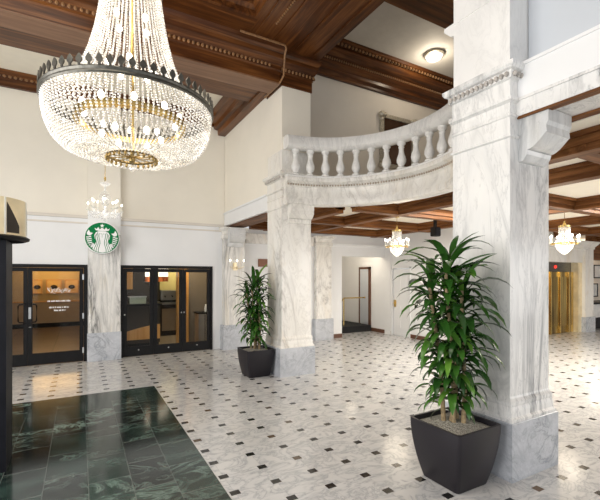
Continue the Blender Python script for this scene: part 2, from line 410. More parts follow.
# ------------------------------------------------------------------ colonnade beams
# right-hand beam running toward the viewer from the near column
BX0, BX1 = 3.53, 4.06
m = MB(); m.box(BX0, BX1, -5, 2.188, 3.335, 3.475); m.box(BX0-.012, BX1, -5, 2.188, 3.475, 3.50)
struct(m.build('beam_facing', M['marble']), 'veined marble facing strip of the right-hand beam', 'beam')
m = MB(); m.box(BX0+.01, BX1, -5, 2.188, 3.50, 3.79); m.box(BX0, BX1, -5, 2.188, 3.79, 3.82)
struct(m.build('beam_band', M['white']), 'plain white band of the beam at the upper right', 'beam')
m = MB(); m.box(BX0+.005, BX0+.09, -5, 2.186, 3.315, 3.335); m.box(BX1-.09, BX1, -5, 2.186, 3.315, 3.335)
for yy in (2.06, .55, -.95, -2.45): m.box(BX0+.09, BX1-.09, yy-.06, yy+.06, 3.315, 3.335)
struct(m.build('beam_soffit', M['lowwood_y']), 'panelled wooden underside of the right-hand beam', 'beam')
struct(MB().box(3.72, 3.9, -5, 2.188, 3.82, 5.95).build('wall_right_upper', M['grey_paint']), 'grey upper wall above the right-hand beam', 'wall')
# beam between the middle column and back wall
m = MB(); m.box(3.27, 3.80, 7.135, 9.845, 3.19, 3.50); m.box(3.245, 3.82, 7.20, 9.845, 3.47, 3.51); m.box(3.25, 3.82, 7.135, 9.845, 3.165, 3.19)
struct(m.build('beam_band_2', M['white']), 'white beam from the middle column to the back wall', 'beam')
struct(MB().box(3.32, 3.75, 7.135, 9.845, 3.14, 3.165).build('beam_soffit_2', M['lowwood_y']), 'wooden underside of the far colonnade beam', 'beam')
struct(MB().box(3.29, 3.6, 7.125, 9.85, 3.51, 5.95).build('wall_colonnade_upper', M['cream']), 'cream wall above the far colonnade beam', 'wall')

# ------------------------------------------------------------------ curved balcony
EX, EY, EA, EB = 3.25, 4.62, 1.75, 1.80
T0, T1 = math.radians(88.5), math.radians(-72)
def ell(t, off=0):
    x, y = EA*math.cos(t), EB*math.sin(t)
    nx, ny = math.cos(t)/EA, math.sin(t)/EB; L = math.hypot(nx, ny)
    return (EX+x+off*nx/L, EY+y+off*ny/L)
NS = 64
TS = [T0+(T1-T0)*i/NS for i in range(NS+1)]
def arc_section(mb, prof):      # prof: closed list of (offset outward(+X), z)
    return mb.loft([[(*ell(t, o), z) for o, z in prof] for t in TS])
bal = thing('curved_balustrade', 'curved white marble balustrade on the mezzanine edge between the two columns', 'balustrade', (5.0, 4.62, 3.77))
arc_section(MB(), [(-.10,4.235),(-.14,4.27),(-.14,4.38),(-.10,4.45),(.10,4.45),(.14,4.38),(.14,4.27),(.10,4.235),(.05,4.215),(-.05,4.215)]).build('handrail', M['marble_plain'], bal, smooth=True)
arc_section(MB(), [(-.11,3.69),(-.11,3.72),(-.09,3.735),(.09,3.735),(.11,3.72),(.11,3.69)]).build('base_rail', M['marble_plain'], bal, smooth=True)
# balusters at equal arc length
acc = [0]; fine = [T0+(T1-T0)*i/800 for i in range(801)]
for a, b in zip(fine, fine[1:]): acc.append(acc[-1]+math.dist(ell(a), ell(b)))
import bisect
prof = [(.078,3.733),(.078,3.768),(.062,3.778),(.044,3.80),(.06,3.825),(.080,3.865),(.083,3.905),(.072,3.955),(.055,4.00),(.044,4.05),(.042,4.10),(.055,4.125),(.046,4.14),(.05,4.155),(.064,4.17),(.074,4.18),(.074,4.22)]
b0 = MB().lathe(0, 0, prof, 16)
nb = 16; src = None
for k in range(nb):
    s = .20 + .288*k
    if s > acc[-1]-.05: break
    i = bisect.bisect(acc, s); tt = fine[min(i, 800)]
    x, y = ell(tt)
    if src is None:
        src = b0.build('baluster', M['marble_plain'], None, smooth=True); src.parent = bal
        o = src
    else:
        o = src.copy(); C.objects.link(o)
    o.location = (x-bal.location.x, y-bal.location.y, -bal.location.z)
m = MB(); arc_section(m, [(-.02,3.19),(-.06,3.21),(-.06,3.30),(-.02,3.36),(-.02,3.52),(-.05,3.54),(-.05,3.58),(-.08,3.60),(-.12,3.62),(-.12,3.68),(-.10,3.70),(.14,3.70),(.14,3.19)])
f = struct(m.build('balcony_fascia', M['marble_warm'], smooth=True), 'curved marble fascia below the balustrade', 'fascia')
m = MB(); s = .03
while s < acc[-1]-.03:
    i = bisect.bisect(acc, s); x, y = ell(fine[min(i, 800)], -.062); m.ball((x, y, 3.56), .02, 1); s += .052
m.build('bead_moulding', plain('grey_beads', (.42,.35,.28), .5, var=.2), f)
struct(MB().box(3.30, 3.66, 6.50, 6.502, 3.3, 3.34).build('trim_4', M['marble_warm']), 'small marble fillet', 'trim')

# mezzanine slab with the curved cut-out
outer = [ell(t, .12) for t in TS]          # from near col2 round to near col1
poly = [(4.068, 6.498)] if False else []
poly = [(3.90, 7.05)] + [p for p in outer if p[0] > 4.07] + [(4.07, 2.1), (4.06, -5), (21, -5), (21, 9.85), (3.90, 9.85)]
def slab(name, poly, z0, z1, mat):
    bm = bmesh.new(); vs = [bm.verts.new((x, y, z0)) for x, y in poly]
    f = bm.faces.new(vs); r = bmesh.ops.extrude_face_region(bm, geom=[f])
    bmesh.ops.translate(bm, vec=(0,0,z1-z0), verts=[v for v in r['geom'] if isinstance(v, bmesh.types.BMVert)])
    bmesh.ops.triangulate(bm, faces=[f for f in bm.faces if len(f.verts) > 4])
    mb = MB(); mb.bm.free(); mb.bm = bm
    return mb.build(name, mat)
struct(slab('ceiling_lower', poly, 3.31, 3.70, M['ceil_lit']), 'cream coffered lower ceiling under the mezzanine', 'ceiling')

# lower-ceiling timber beams (stepped)
def inside(x, y): return ((x-EX)/EA)**2 + ((y-EY)/EB)**2
def lowbeam_y(x, y0, y1):
    m = MB(); m.box(x-.09, x+.09, y0, y1, 3.11, 3.31); m.box(x-.13, x+.13, y0, y1, 3.18, 3.31); m.box(x-.17, x+.17, y0, y1, 3.26, 3.31)
    return struct(m.build('ceiling_beam', M['lowwood_y']), 'stepped brown timber beam of the lower coffered ceiling', 'beam')
def lowbeam_x(y, x0, x1):
    m = MB(); m.box(x0, x1, y-.09, y+.09, 3.115, 3.31); m.box(x0, x1, y-.13, y+.13, 3.185, 3.31); m.box(x0, x1, y-.17, y+.17, 3.265, 3.31)
    return struct(m.build('ceiling_beam', M['lowwood_x']), 'stepped brown timber beam of the lower coffered ceiling', 'beam')
for x in (5.72, 8.2, 10.7, 13.2, 15.8): lowbeam_y(x, -5, 9.84 if x < 8.5 else 6.9)
lowbeam_y(4.46, 6.35, 9.84); lowbeam_y(4.5, -5, 2.6)
for y in (6.05,): lowbeam_x(y, 4.6, 21)
for y in (7.9,): lowbeam_x(y, 3.9, 8.7)
lowbeam_x(9.62, 3.9, 8.7)
for y in (4.0,): lowbeam_x(y, 5.25, 21)
for y in (2.1, .2, -1.7): lowbeam_x(y, 4.4, 21)

# ------------------------------------------------------------------ mezzanine rear wall, ceiling and timber
struct(MB().box(3.60, 12, 7.14, 7.30, 3.70, 7.0).build('wall_mezzanine', M['beige']), 'beige rear wall of the mezzanine', 'wall')
struct(MB().box(9.6, 9.8, -5, 7.14, 3.70, 7.0).build('wall_mezzanine_right', M['beige']), 'side wall of the mezzanine', 'wall')
struct(MB().box(3.9, 12, -5, 7.14, 6.72, 6.85).build('ceiling_mezzanine', M['ceil_grey']), 'grey-beige mezzanine ceiling', 'ceiling')
def eggrow(m, x0, x1, y, z, r=.024, sp=.062, axis='x', sz=1.3):
    n = int(abs(x1-x0)/sp)
    for k in range(n):
        a = x0+(x1-x0)*(k+.5)/n
        m.ball((a, y, z) if axis == 'x' else (y, a, z), r, 1, sz)
# crown along the mezzanine wall: stepped profile hanging below the ceiling
m = MB(); P = [(7.14,6.18),(7.08,6.18),(7.07,6.22),(6.98,6.26),(6.97,6.32),(6.88,6.36),(6.84,6.42),(6.84,6.46),(6.72,6.50),(6.66,6.58),(6.66,6.62),(6.56,6.66),(6.54,6.72),(7.14,6.72)]
m.prism(P, lambda y, z: (3.9, y, z), lambda y, z: (9.6, y, z))
o = struct(m.build('ceiling_cornice', M['wood_x']), 'deep brown timber cornice of the mezzanine', 'cornice')
m = MB(); eggrow(m, 3.92, 9.58, 6.83, 6.43, .022, .06); eggrow(m, 3.92, 9.58, 6.60, 6.63, .03, .09); m.build('egg_moulding', M['carve'], o)
m = MB(); m.box(3.95, 9.6, 4.10, 4.80, 6.25, 6.72); m.box(3.95, 9.6, 4.0, 4.92, 6.42, 6.72); m.box(3.95, 9.6, 3.9, 5.04, 6.6, 6.72)
struct(m.build('ceiling_beam', M['wood_x']), 'brown timber cross beam of the mezzanine ceiling', 'beam')

# ------------------------------------------------------------------ main ceiling timber
ZS = 5.97
# cross beam over the middle column running left
m = MB(); m.box(-5, 3.20, 6.44, 6.88, 5.38, 5.56)
o = struct(m.build('ceiling_beam', M['wood_pale_x']), 'pale-bottomed timber cross beam above the big chandelier', 'beam')
m = MB()
P = [(6.88,5.40),(6.43,5.40),(6.43,5.60),(6.40,5.62),(6.40,5.68),(6.36,5.74),(6.31,5.78),(6.30,5.86),(6.24,5.90),(6.22,ZS),(6.88,ZS)]
m.prism(P, lambda y, z: (-5, y, z), lambda y, z: (3.20, y, z)); m.build('beam_face', M['wood_x'], o)
m = MB(); eggrow(m, -5, 3.0, 6.39, 5.655, .026, .075); m.build('egg_moulding', M['carve'], o)
# back side of the cross beam: carved strip, timber strip
m = MB(); m.box(-5, 3.2, 6.88, 7.72, 5.53, 5.97)
o = struct(m.build('ceiling_beam', M['wood_x']), 'orange-brown timber strip behind the cross beam', 'beam')
m = MB(); eggrow(m, -5, 3.15, 7.0, 5.525, .05, .12, sz=.7); eggrow(m, -5, 3.15, 7.10, 5.525, .03, .12, sz=.7); m.build('carved_row', M['carve'], o)
# crown on the back wall and on the colonnade wall
m = MB(); P = [(9.87,5.70),(9.80,5.70),(9.79,5.80),(9.74,5.83),(9.70,5.90),(9.62,5.97),(9.87,5.97)]
m.prism(P, lambda y, z: (-5, y, z), lambda y, z: (3.2, y, z)); o = struct(m.build('ceiling_cornice', M['wood_x']), 'timber cornice along the back wall', 'cornice')
m = MB(); eggrow(m, -5, 3.0, 9.72, 5.87, .035, .09, sz=.9); m.build('carved_row', M['carve'], o)
m = MB(); P = [(3.30,5.50),(3.10,5.50),(3.09,5.62),(3.0,5.64),(2.98,5.74),(2.86,5.78),(2.84,5.97),(3.30,5.97)]
m.prism(P, lambda x, z: (x, 7.125, z), lambda x, z: (x, 9.85, z)); struct(m.build('ceiling_cornice', M['wood_y']), 'timber cornice along the colonnade wall', 'cornice')
struct(MB().box(-5, 3.6, 6.5, 9.99, 5.97, 6.1).build('ceiling_rear', M['ceil_cream']), 'cream ceiling panel behind the cross beam', 'ceiling')

# timber capital around column tops
def timber_cap(col, cx, cy, hw=.33):
    t = MB().sq(cx, cy, [(hw,5.40),(hw,5.62),(hw+.03,5.64),(hw+.03,5.70),(hw+.07,5.76),(hw+.09,5.80),(hw+.09,5.87),(hw+.13,5.91),(hw+.14,5.965)]).build('timber_capital', M['wood_x'], col)
    t['label'] = 'carved brown timber capital'
    m = MB(); q = hw+.045
    eggrow(m, cx-q, cx+q, cy-q, 5.665, .026, .075); eggrow(m, cy-q, cy+q, cx-q, 5.665, .026, .075, 'y'); eggrow(m, cy-q, cy+q, cx+q, 5.665, .026, .075, 'y')
    m.build('egg_moulding', M['carve'], t)
timber_cap(c2, *COL2)
timber_cap(c1, *COL1)

# wide timber soffit ring of the main coffer + deep coffer
def ring_soffit():
    m = MB()
    m.box(-5, 2.48, 5.80, 6.5, ZS, 6.15)
    o = struct(m.build('ceiling_soffit', M['wood_x']), 'flat timber soffit along the cross beam', 'ceiling')
    m = MB(); m.box(2.48, 3.97, -5, 6.5, ZS, 6.15)
    # raised longitudinal fillets give the plank look
    for x in (2.60, 2.95, 3.42, 3.80): m.box(x-.022, x+.022, -5, 6.2, ZS-.022, ZS)
    o2 = struct(m.build('ceiling_soffit', M['wood_y']), 'broad planked timber soffit above the colonnade', 'ceiling')
    m = MB(); eggrow(m, -5, 5.75, 2.78, ZS-.012, .02, .055, 'y', 1); m.build('bead_row', M['carve'], o2)
    # rim of the deep coffer
    m = MB()
    P = [(0,ZS),(.05,ZS),(.05,6.06),(.12,6.10),(.14,6.18),(.26,6.24),(.28,6.34),(.42,6.40),(.42,6.62),(0,6.62)]
    m.prism(P, lambda a, z: (-5, 5.80-a, z), lambda a, z: (2.48-a, 5.80-a, z))
    m.prism(P, lambda a, z: (2.48-a, -5, z), lambda a, z: (2.48-a, 5.80-a, z))
    o3 = struct(m.build('coffer_rim', M['wood_y']), 'stepped carved rim of the main ceiling coffer', 'ceiling')
    m = MB()
    for a, z, r, s in ((.20,6.20,.05,.12), (.36,6.36,.045,.10)):
        eggrow(m, -5, 2.48-a, 5.80-a, z, r, s); eggrow(m, -5, 5.80-a, 2.48-a, z, r, s, 'y')
    m.build('carved_row', M['carve'], o3)
    struct(MB().box(-5, 2.48, -5, 5.80, 6.62, 6.75).build('ceiling', M['wood_x']), 'timber panel at the top of the main coffer', 'ceiling')
ring_soffit()
# brown pipe at the middle column
tag(MB().tube([(2.3,6.10,5.90),(3.12,6.10,5.90),(3.17,6.14,5.88),(3.18,6.22,5.80),(3.18,6.26,5.46),(3.18,6.40,5.40),(3.18,7.08,5.39)], .018).build('ceiling_pipe', M['carve'], smooth=True), 'thin brown pipe bending down over the timber capital of the middle column', 'pipe')

# ------------------------------------------------------------------ left wall (partly windows) and far rooms
m = MB(); m.box(-5, -4.85, 7.2, 9.85, 0, 6.1); m.box(-5, -4.85, 3.6, 4.2, 0, 6.1); m.box(-5, -4.85, 0.6, 1.2, 0, 6.1); m.box(-5,-4.85,-5,9.85,5.2,6.1); m.box(-5,-4.85,-5,9.85,0,.5)
struct(m.build('wall_left', M['cream']), 'cream left wall with tall window openings', 'wall')

# right inner walls of the low area
WX = 8.73
m = MB(); m.box(WX, WX+.15, 6.9, 8.72, 0, 3.31); m.box(WX, WX+.15, 9.52, 13, 0, 3.31); m.box(WX, WX+.15, 8.72, 9.52, 2.12, 3.31)
struct(m.build('wall_right', M['white']), 'white wall beyond the near plant with a white door', 'wall')
m = MB(); m.box(WX-.03, WX, 9.56, 9.84, .0, 3.08)
struct(m.build('trim_5', M['white']), 'white pilaster strip beside the white door', 'trim')
d = struct(MB().box(WX+.03, WX+.08, 8.74, 9.50, .01, 2.10).build('door_1', M['white']), 'white panelled door in the far right wall', 'door')
m = MB()
for (z0, z1) in ((.25,.95), (1.1,1.95)):
    for (a, b) in ((8.84,9.08), (9.16,9.40)):
        m.box(WX+.02, WX+.031, a, b, z0, z1)
m.build('panel', M['white'], d)
MB().lathe(0,0,[(.03,0),(.034,.02),(.02,.05)],12).build('door_knob', M['brass'], d).location = (WX-.02, 9.40, 1.0)
m = MB(); m.box(WX+.0, WX+.03, 9.36, 9.44, .9, 1.12); m.build('knob_plate', M['brass'], d)
m = MB(); m.box(WX-.03, WX, 8.70, 8.74, 0, 2.16); m.box(WX-.03, WX, 9.50, 9.54, 0, 2.16); m.box(WX-.03, WX, 8.70, 9.54, 2.12, 2.17); m.build('door_frame', M['white'], d)
struct(MB().box(WX-.02, WX, 6.9, 8.70, 0, .12).build('baseboard_right', M['brownbase']), 'brown baseboard of the far right wall', 'baseboard')
struct(MB().box(WX-.02, WX, 9.54, 13, 0, .12).build('baseboard_right', M['brownbase']), 'brown baseboard beside the passage', 'baseboard')
struct(MB().box(6.58, 7.0, 9.83, 9.85, 0, .12).build('baseboard_back', M['brownbase']), 'brown baseboard left of the passage', 'baseboard')
# passage behind the opening
m = MB(); m.box(6.85, 7.0, 10.0, 13, 0, 3.0)
struct(m.build('wall_passage_left', M['white']), 'left wall of the passage', 'wall')
m = MB(); m.box(6.85, 8.72, 12.5, 12.65, 0, 3.0)
struct(m.build('wall_passage_back', M['beige']), 'pale rear wall of the passage', 'wall')
struct(MB().box(6.85, 8.9, 9.86, 13.5, 2.95, 3.05).build('ceiling_passage', M['white']), 'passage ceiling', 'ceiling')
d = struct(MB().box(8.69, 8.725, 10.66, 11.12, .22, 2.12).build('door_5', M['grey_paint']), 'grey door in the side wall of the far passage', 'door')
m = MB(); m.box(8.68, 8.728, 10.56, 10.655, .0, 2.2); m.box(8.68, 8.728, 11.125, 11.18, .0, 2.2); m.box(8.68, 8.728, 10.56, 11.18, 2.125, 2.2); m.build('door_frame', M['brownbase'], d)
tag(MB().box(7.42, 8.68, 10.50, 12.4, 0, .21).build('carpeted_step', M['carpet'], loc=(8,11.2,0)), 'black carpeted step inside the far passage', 'step')
r = thing('brass_handrail', 'brass handrail on posts at the step in the far passage', 'handrail', (7.8, 11.0, 0))
MB().tube([(7.05,10.1,.98),(7.72,10.75,1.14),(8.60,10.75,1.14)], .022).build('rail', M['brass'], r, smooth=True)
for (x, y, z0, z1) in ((7.05,10.1,0,.98), (7.72,10.75,.215,1.14)): MB().tube([(x,y,z0),(x,y,z1)], .02).build('post', M['brass'], r, smooth=True)
MB().lathe(8.60,10.75,[(.0,1.10),(.03,1.12),(.035,1.14),(.03,1.16),(0,1.18)],12,False).build('finial', M['brass'], r, smooth=True)

# ------------------------------------------------------------------ elevator wall
EYW = 6.9
m = MB(); m.box(WX+.15, 11.985, EYW, EYW+.15, 0, 3.31)
struct(m.build('wall_elevator', M['white']), 'white wall left of the elevator', 'wall')
s = thing('elevator_surround', 'cream veined marble surround of the gold elevator', 'surround', (13.8, 6.85, 0))
m = MB(); m.box(12.0, 12.55, EYW-.06, EYW+.15, 0, 2.33); m.box(14.78, 15.32, EYW-.12, EYW+.15, .50, 2.78); m.box(12.0, 14.78, EYW-.06, EYW+.15, 2.33, 2.78); m.build('stone_facing', M['marble_warm'], s)
m = MB(); m.box(14.74, 15.36, EYW-.16, EYW+.15, 0, .50); m.build('plinth', M['plinth'], s)
m = MB(); m.loft([[(12.0, EYW-.12-e, z), (15.32+e, EYW-.12-e, z), (15.32+e, EYW+.15, z), (12.0, EYW+.15, z)] for e, z in ((0,2.78),(.03,2.80),(.03,2.86),(.10,2.94),(.14,3.0),(.14,3.04))]); m.build('cornice', M['marble_warm'], s)
d = struct(MB().box(12.5, 14.8, EYW+.20, EYW+.24, 2.02, 2.33).build('door_2', M['bronze']), 'gold elevator doors with a dark transom', 'door')
for x0, x1 in ((12.56,13.08), (13.10,13.62), (13.66,14.15), (14.17,14.52)):
    m = MB(); m.box(x0, x1, EYW+.12, EYW+.16, .01, 2.02); m.box(x0+.08, x1-.08, EYW+.10, EYW+.125, .25, 1.85); m.build('door_leaf', M['elev'], d)
for x in (13.09, 13.64, 14.16): MB().box(x-.03, x+.03, EYW+.07, EYW+.12, .01, 2.02).build('stile', M['brass'], d)
m = MB(); m.box(14.54, 14.78, EYW-.02, EYW+.2, .0, 2.33); m.build('jamb', M['palebrass'], d)
MB().ball((13.55, EYW+.19, 2.18), .045, 2).build('call_lamp', emit('red_indicator', (1,.03,.02), 3), d)
# alcove to the right of the elevator
struct(MB().box(15.33, 21, 8.3, 8.45, 0, 3.31).build('wall_alcove', M['beige']), 'pale alcove wall right of the elevator', 'wall')
struct(MB().box(15.47, 21, EYW-.05, EYW+.2, 2.45, 3.31).build('wall_alcove_header', M['lowwood_x']), 'dark timber header over the alcove', 'wall')
struct(MB().box(21, 21.15, -5, 8.45, 0, 3.31).build('wall_far_right', M['white']), 'far right wall', 'wall')
t = thing('console_table', 'dark marble-fronted console table in the alcove at the right edge', 'console', (16.5, 7.3, 0))
MB().box(15.50, 17.6, 6.98, 7.62, .88, .95).build('tabletop', M['black'], t)
MB().box(15.56, 17.54, 7.04, 7.56, .40, .88).build('front_panel', M['marble_dark'], t)
MB().box(15.56, 17.54, 7.04, 7.56, .0, .40).build('base', M['blackpost'], t)
for (x0, x1, z0, z1, lb) in ((18.72,19.5,1.80,2.36,'upper framed pale picture on the alcove wall'), (18.60,19.05,1.02,1.58,'lower framed pale picture above the alcove console')):
    t = thing('framed_picture', lb, 'picture', ((x0+x1)/2, 8.28, z0))
    m = MB(); m.box(x0,x1,8.26,8.299,z0,z0+.04); m.box(x0,x1,8.26,8.299,z1-.04,z1); m.box(x0,x0+.04,8.26,8.299,z0+.04,z1-.04); m.box(x1-.04,x1,8.26,8.299,z0+.04,z1-.04); m.build('frame', M['black'], t)
    MB().box(x0+.04,x1-.04,8.28,8.297,z0+.04,z1-.04).build('print', M['mirror_grey'], t)

# ------------------------------------------------------------------ glazed door units
def leaf(parent, x0, x1, z0, z1, y, st=.075, bot=.24, hinge=None):
    """one glazed leaf: frame with bottom rail, glass"""
    m = MB(); m.box(x0, x0+st, y, y+.05, z0, z1); m.box(x1-st, x1, y, y+.05, z0, z1)
    m.box(x0+st, x1-st, y, y+.05, z0, z0+bot); m.box(x0+st, x1-st, y, y+.05, z1-st, z1)
    l = m.build('door_leaf', M['black'], parent)
    MB().box(x0+st, x1-st, y+.02, y+.03, z0+bot, z1-st).build('glass', M['glass'], l)
    return l
YD = 9.84
d1 = struct(MB().box(-2.28, .14, YD-.03, YD+.08, 2.05, 2.12).build('door_3', M['black']), 'black-framed double glass door left of the pilaster, showing lit pictures inside', 'door')
m = MB(); m.box(-2.28, -2.22, YD-.03, YD+.08, 0, 2.05); m.box(.07, .14, YD-.03, YD+.08, 0, 2.05); m.build('frame', M['black'], d1)
la = leaf(d1, -2.215, -.945, .01, 2.045, YD); lb = leaf(d1, -.94, .065, .01, 2.045, YD)
for lf, xh, dr in ((la, -1.0, -1), (lb, -.885, 1)):
    x2 = xh+dr*.10
    MB().tube([(xh,YD,.90),(xh,YD-.06,.91),(x2-dr*.02,YD-.07,.92),(x2,YD-.07,.95),(x2,YD-.07,1.25),(x2-dr*.02,YD-.07,1.28),(xh,YD-.06,1.29),(xh,YD,1.30)], .014).build('pull_handle', M['black'], lf, smooth=True)
m = MB(); m.box(-.93, -.885, YD-.012, YD, .98, 1.22); m.build('lock_plate', M['steel'], lb)
MB().lathe(0,0,[(.02,0),(.02,.015)],12).build('lock', M['steel'], lb).location = (-.905, YD-.012, .80)
for z in (.25, 1.0, 1.85): MB().box(.045, .075, YD-.04, YD-.005, z-.06, z+.06).build('hinge', M['steel'], lb)
# frosted lettering on the glass (three small illegible lines)
m = MB(); pts = []
rr = random.Random(3)
for i in range(46):
    u = i/45; pts.append((-.60+.42*u+.02*math.cos(i*1.9), YD+.012, 1.56+.05*math.sin(i*1.35)*(1.2-.5*u)+.02*math.sin(i*.4)))
m.tube(pts, .006, 5)
m.build('script_lettering', M['signwhite'], lb)
m = MB()
for z, a, b in ((1.335,-.60,-.18), (1.20,-.57,-.22), (1.135,-.48,-.29)):
    x = a
    while x < b:
        wv = rr.uniform(.012,.022); m.box(x, x+wv, YD+.012, YD+.016, z-.014, z+.014+rr.choice((0,.006))); x += wv+rr.choice((.006,.006,.02))
m.build('small_lettering', M['signwhite'], lb)

d2 = struct(MB().box(.81, 2.95, YD-.03, YD+.08, 2.05, 2.12).build('door_4', M['black']), 'black-framed three-leaf glass door right of the pilaster, looking into the cafe', 'door')
m = MB(); m.box(.81, .86, YD-.03, YD+.08, 0, 2.05); m.box(2.90, 2.95, YD-.03, YD+.08, 0, 2.05); m.build('frame', M['black'], d2)
for k, (a, b) in enumerate(((.865,1.525), (1.53,2.205), (2.21,2.895))):
    l = leaf(d2, a, b, .01, 2.045, YD, .08, .22)
    o = MB().ball((a+.03 if k != 1 else b-.03, YD-.012, .98), .02, 2).build('lock', M['steel'], l)
    MB().ball(((a+b)/2, YD-.01, .15), .018, 2).build('floor_bolt', M['steel'], l)
    for z in (.35, 1.02, 1.75): MB().box(b-.02, b, YD-.03, YD-.004, z-.05, z+.05).build('hinge', M['steel' if 0 else 'black'], l)

# tiled room behind door_3
m = MB(); m.box(-4, .75, 17.15, 17.3, .96, 3.2); struct(m.build('wall_room_back', M['ochre']), 'ochre wall with lit pictures seen through the left glass door', 'wall')
struct(MB().box(-4, .75, 17.13, 17.3, .16, .92).build('wall_room_dado', M['tan']), 'tan dado below the ochre wall', 'wall')
struct(MB().box(-4, .75, 17.11, 17.3, .92, .97).build('trim_6', M['orangewood']), 'wooden dado rail', 'trim')
struct(MB().box(-4, .75, 17.11, 17.3, 0, .16).build('baseboard_room', M['black']), 'black baseboard of the tiled room', 'baseboard')
struct(MB().box(.60, .75, 10, 17.15, 0, 3.2).build('wall_room_right', M['tan']), 'tan side wall of the tiled room', 'wall')
struct(MB().box(-4.1, -3.95, 10, 17.15, 0, 3.2).build('wall_room_left', M['tan']), 'tan left wall of the tiled room', 'wall')
struct(MB().box(-4, .75, 10, 17.3, 3.0, 3.1).build('ceiling_room', M['tan']), 'ceiling of the tiled room', 'ceiling')
for (xa, xb, lb_) in ((-1.52,-1.20,'left of the three'), (-1.08,-.60,'middle of the three'), (-.50,-.05,'right of the three')):
    t = thing('framed_picture', lb_+' glowing framed prints on the ochre wall behind the glass door', 'picture', ((xa+xb)/2, 17.12, 1.24), 'framed prints on the ochre wall')
    m = MB(); z0, z1 = 1.24, 1.76
    m.box(xa,xb,17.09,17.149,z0,z0+.03); m.box(xa,xb,17.09,17.149,z1-.03,z1); m.box(xa,xa+.03,17.09,17.149,z0+.03,z1-.03); m.box(xb-.03,xb,17.09,17.149,z0+.03,z1-.03); m.build('frame', M['orangewood'], t)
    MB().box(xa+.03,xb-.03,17.115,17.148,z0+.03,z1-.03).build('print', M['paper'], t)
    m = MB(); xc = (xa+xb)/2; m.lathe(0,0,[(.0,0),(.09,0),(.11,.01)],16); o = m.build('dark_motif', M['dkbrown']); o.parent = t; o.rotation_euler = (PI/2,0,0); o.scale = (1,.7,1); o.location = (0, -.006, .24)
    

# cafe behind door_4
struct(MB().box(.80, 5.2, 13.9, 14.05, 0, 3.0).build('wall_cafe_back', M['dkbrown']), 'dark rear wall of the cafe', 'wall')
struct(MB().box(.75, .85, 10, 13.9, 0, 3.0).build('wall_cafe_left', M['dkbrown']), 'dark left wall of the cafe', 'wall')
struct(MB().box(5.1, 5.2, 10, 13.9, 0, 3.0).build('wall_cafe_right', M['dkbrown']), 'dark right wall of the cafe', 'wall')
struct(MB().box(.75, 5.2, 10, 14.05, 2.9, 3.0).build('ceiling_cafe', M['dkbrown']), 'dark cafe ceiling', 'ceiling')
struct(MB().box(2.35, 3.35, 13.85, 13.899, 1.2, 2.2).build('wall_cafe_panel', M['cafewall']), 'lit olive wall panel behind the coffee counter', 'wall')
struct(MB().box(.86, 1.5, 13.82, 13.899, 1.45, 2.35).build('wall_wood_panel', M['orangewood']), 'orange wood wall panel in the cafe', 'wall')
struct(MB().box(2.33, 2.44, 10.9, 11.2, 0, 2.9).build('wooden_post', M['orangewood']), 'orange wooden post in the cafe', 'post')
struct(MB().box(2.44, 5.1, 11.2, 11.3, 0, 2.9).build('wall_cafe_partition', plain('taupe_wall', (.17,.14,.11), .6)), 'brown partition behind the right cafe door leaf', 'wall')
struct(MB().box(2.52, 2.66, 11.12, 11.2, 0, 2.2).build('trim_7', M['orangewood']), 'orange wood wainscot strip on the cafe partition', 'trim')
t = thing('service_counter', 'dark cafe counter with a curved orange wood lower panel', 'counter', (1.35, 11.0, 0))
MB().box(.90, 1.86, 10.95, 11.6, .12, 1.10).build('body', M['dkbrown'], t)
MB().box(.88, 1.90, 10.88, 11.65, 1.10, 1.15).build('countertop', M['black'], t)
m = MB(); P = [(.90,.22)] + [(1.86,.22)] + [(1.86-.96*k/10, .60-.20*(k/10)**1.5) for k in range(11)]
m.prism(P, lambda x, z: (x, 10.93, z), lambda x, z: (x, 10.951, z)); m.build('wood_panel', M['orangewood'], t)
MB().box(.92, 1.84, 11.0, 11.55, 0, .12).build('toe_kick', M['blackpost'], t)
t = thing('pastry_box', 'small glass display box standing on the dark cafe counter', 'display box', (1.32, 11.1, 1.15))
MB().box(1.12, 1.52, 11.0, 11.3, 1.15, 1.32).build('glass_case', plain('greenish_glass', (.35,.42,.36), .15), t); MB().box(1.10, 1.54, 10.98, 11.32, 1.32, 1.34).build('lid', M['steel'], t)
t = thing('coffee_cabinet', 'dark back counter with pale cupboard door, seen through the middle cafe leaf', 'cabinet', (2.8, 13.3, 0))
MB().box(2.05, 3.25, 12.9, 13.6, 0, .98).build('body', M['dkbrown'], t); MB().box(2.02, 3.28, 12.86, 13.62, .98, 1.04).build('worktop', M['steel'], t)
MB().box(2.25, 2.75, 12.875, 12.9, .15, .85).build('door', M['tan'], t)
t = thing('espresso_machine', 'dark espresso machine on the cafe back counter', 'coffee machine', (2.55, 13.2, 1.04))
MB().box(2.25, 2.72, 13.05, 13.45, 1.10, 1.42).bevel(.02).build('body', M['steel'], t); MB().box(2.28, 2.70, 13.0, 13.46, 1.04, 1.11).build('drip_tray', M['black'], t)
for x in (2.36, 2.58): MB().tube([(x,13.06,1.24),(x,12.98,1.24),(x,12.92,1.22)], .02).build('portafilter', M['black'], t, smooth=True)
t = thing('coffee_grinder', 'tall black coffee grinder beside the espresso machine', 'grinder', (2.92, 13.2, 1.04))
MB().lathe(2.92,13.2,[(.09,1.04),(.09,1.1),(.06,1.14),(.06,1.34),(.09,1.38)],16).build('body', M['black'], t, smooth=True); MB().lathe(2.92,13.2,[(.05,1.38),(.10,1.56),(.10,1.6),(.0,1.61)],16).build('hopper', M['dkbrown'], t, smooth=True)
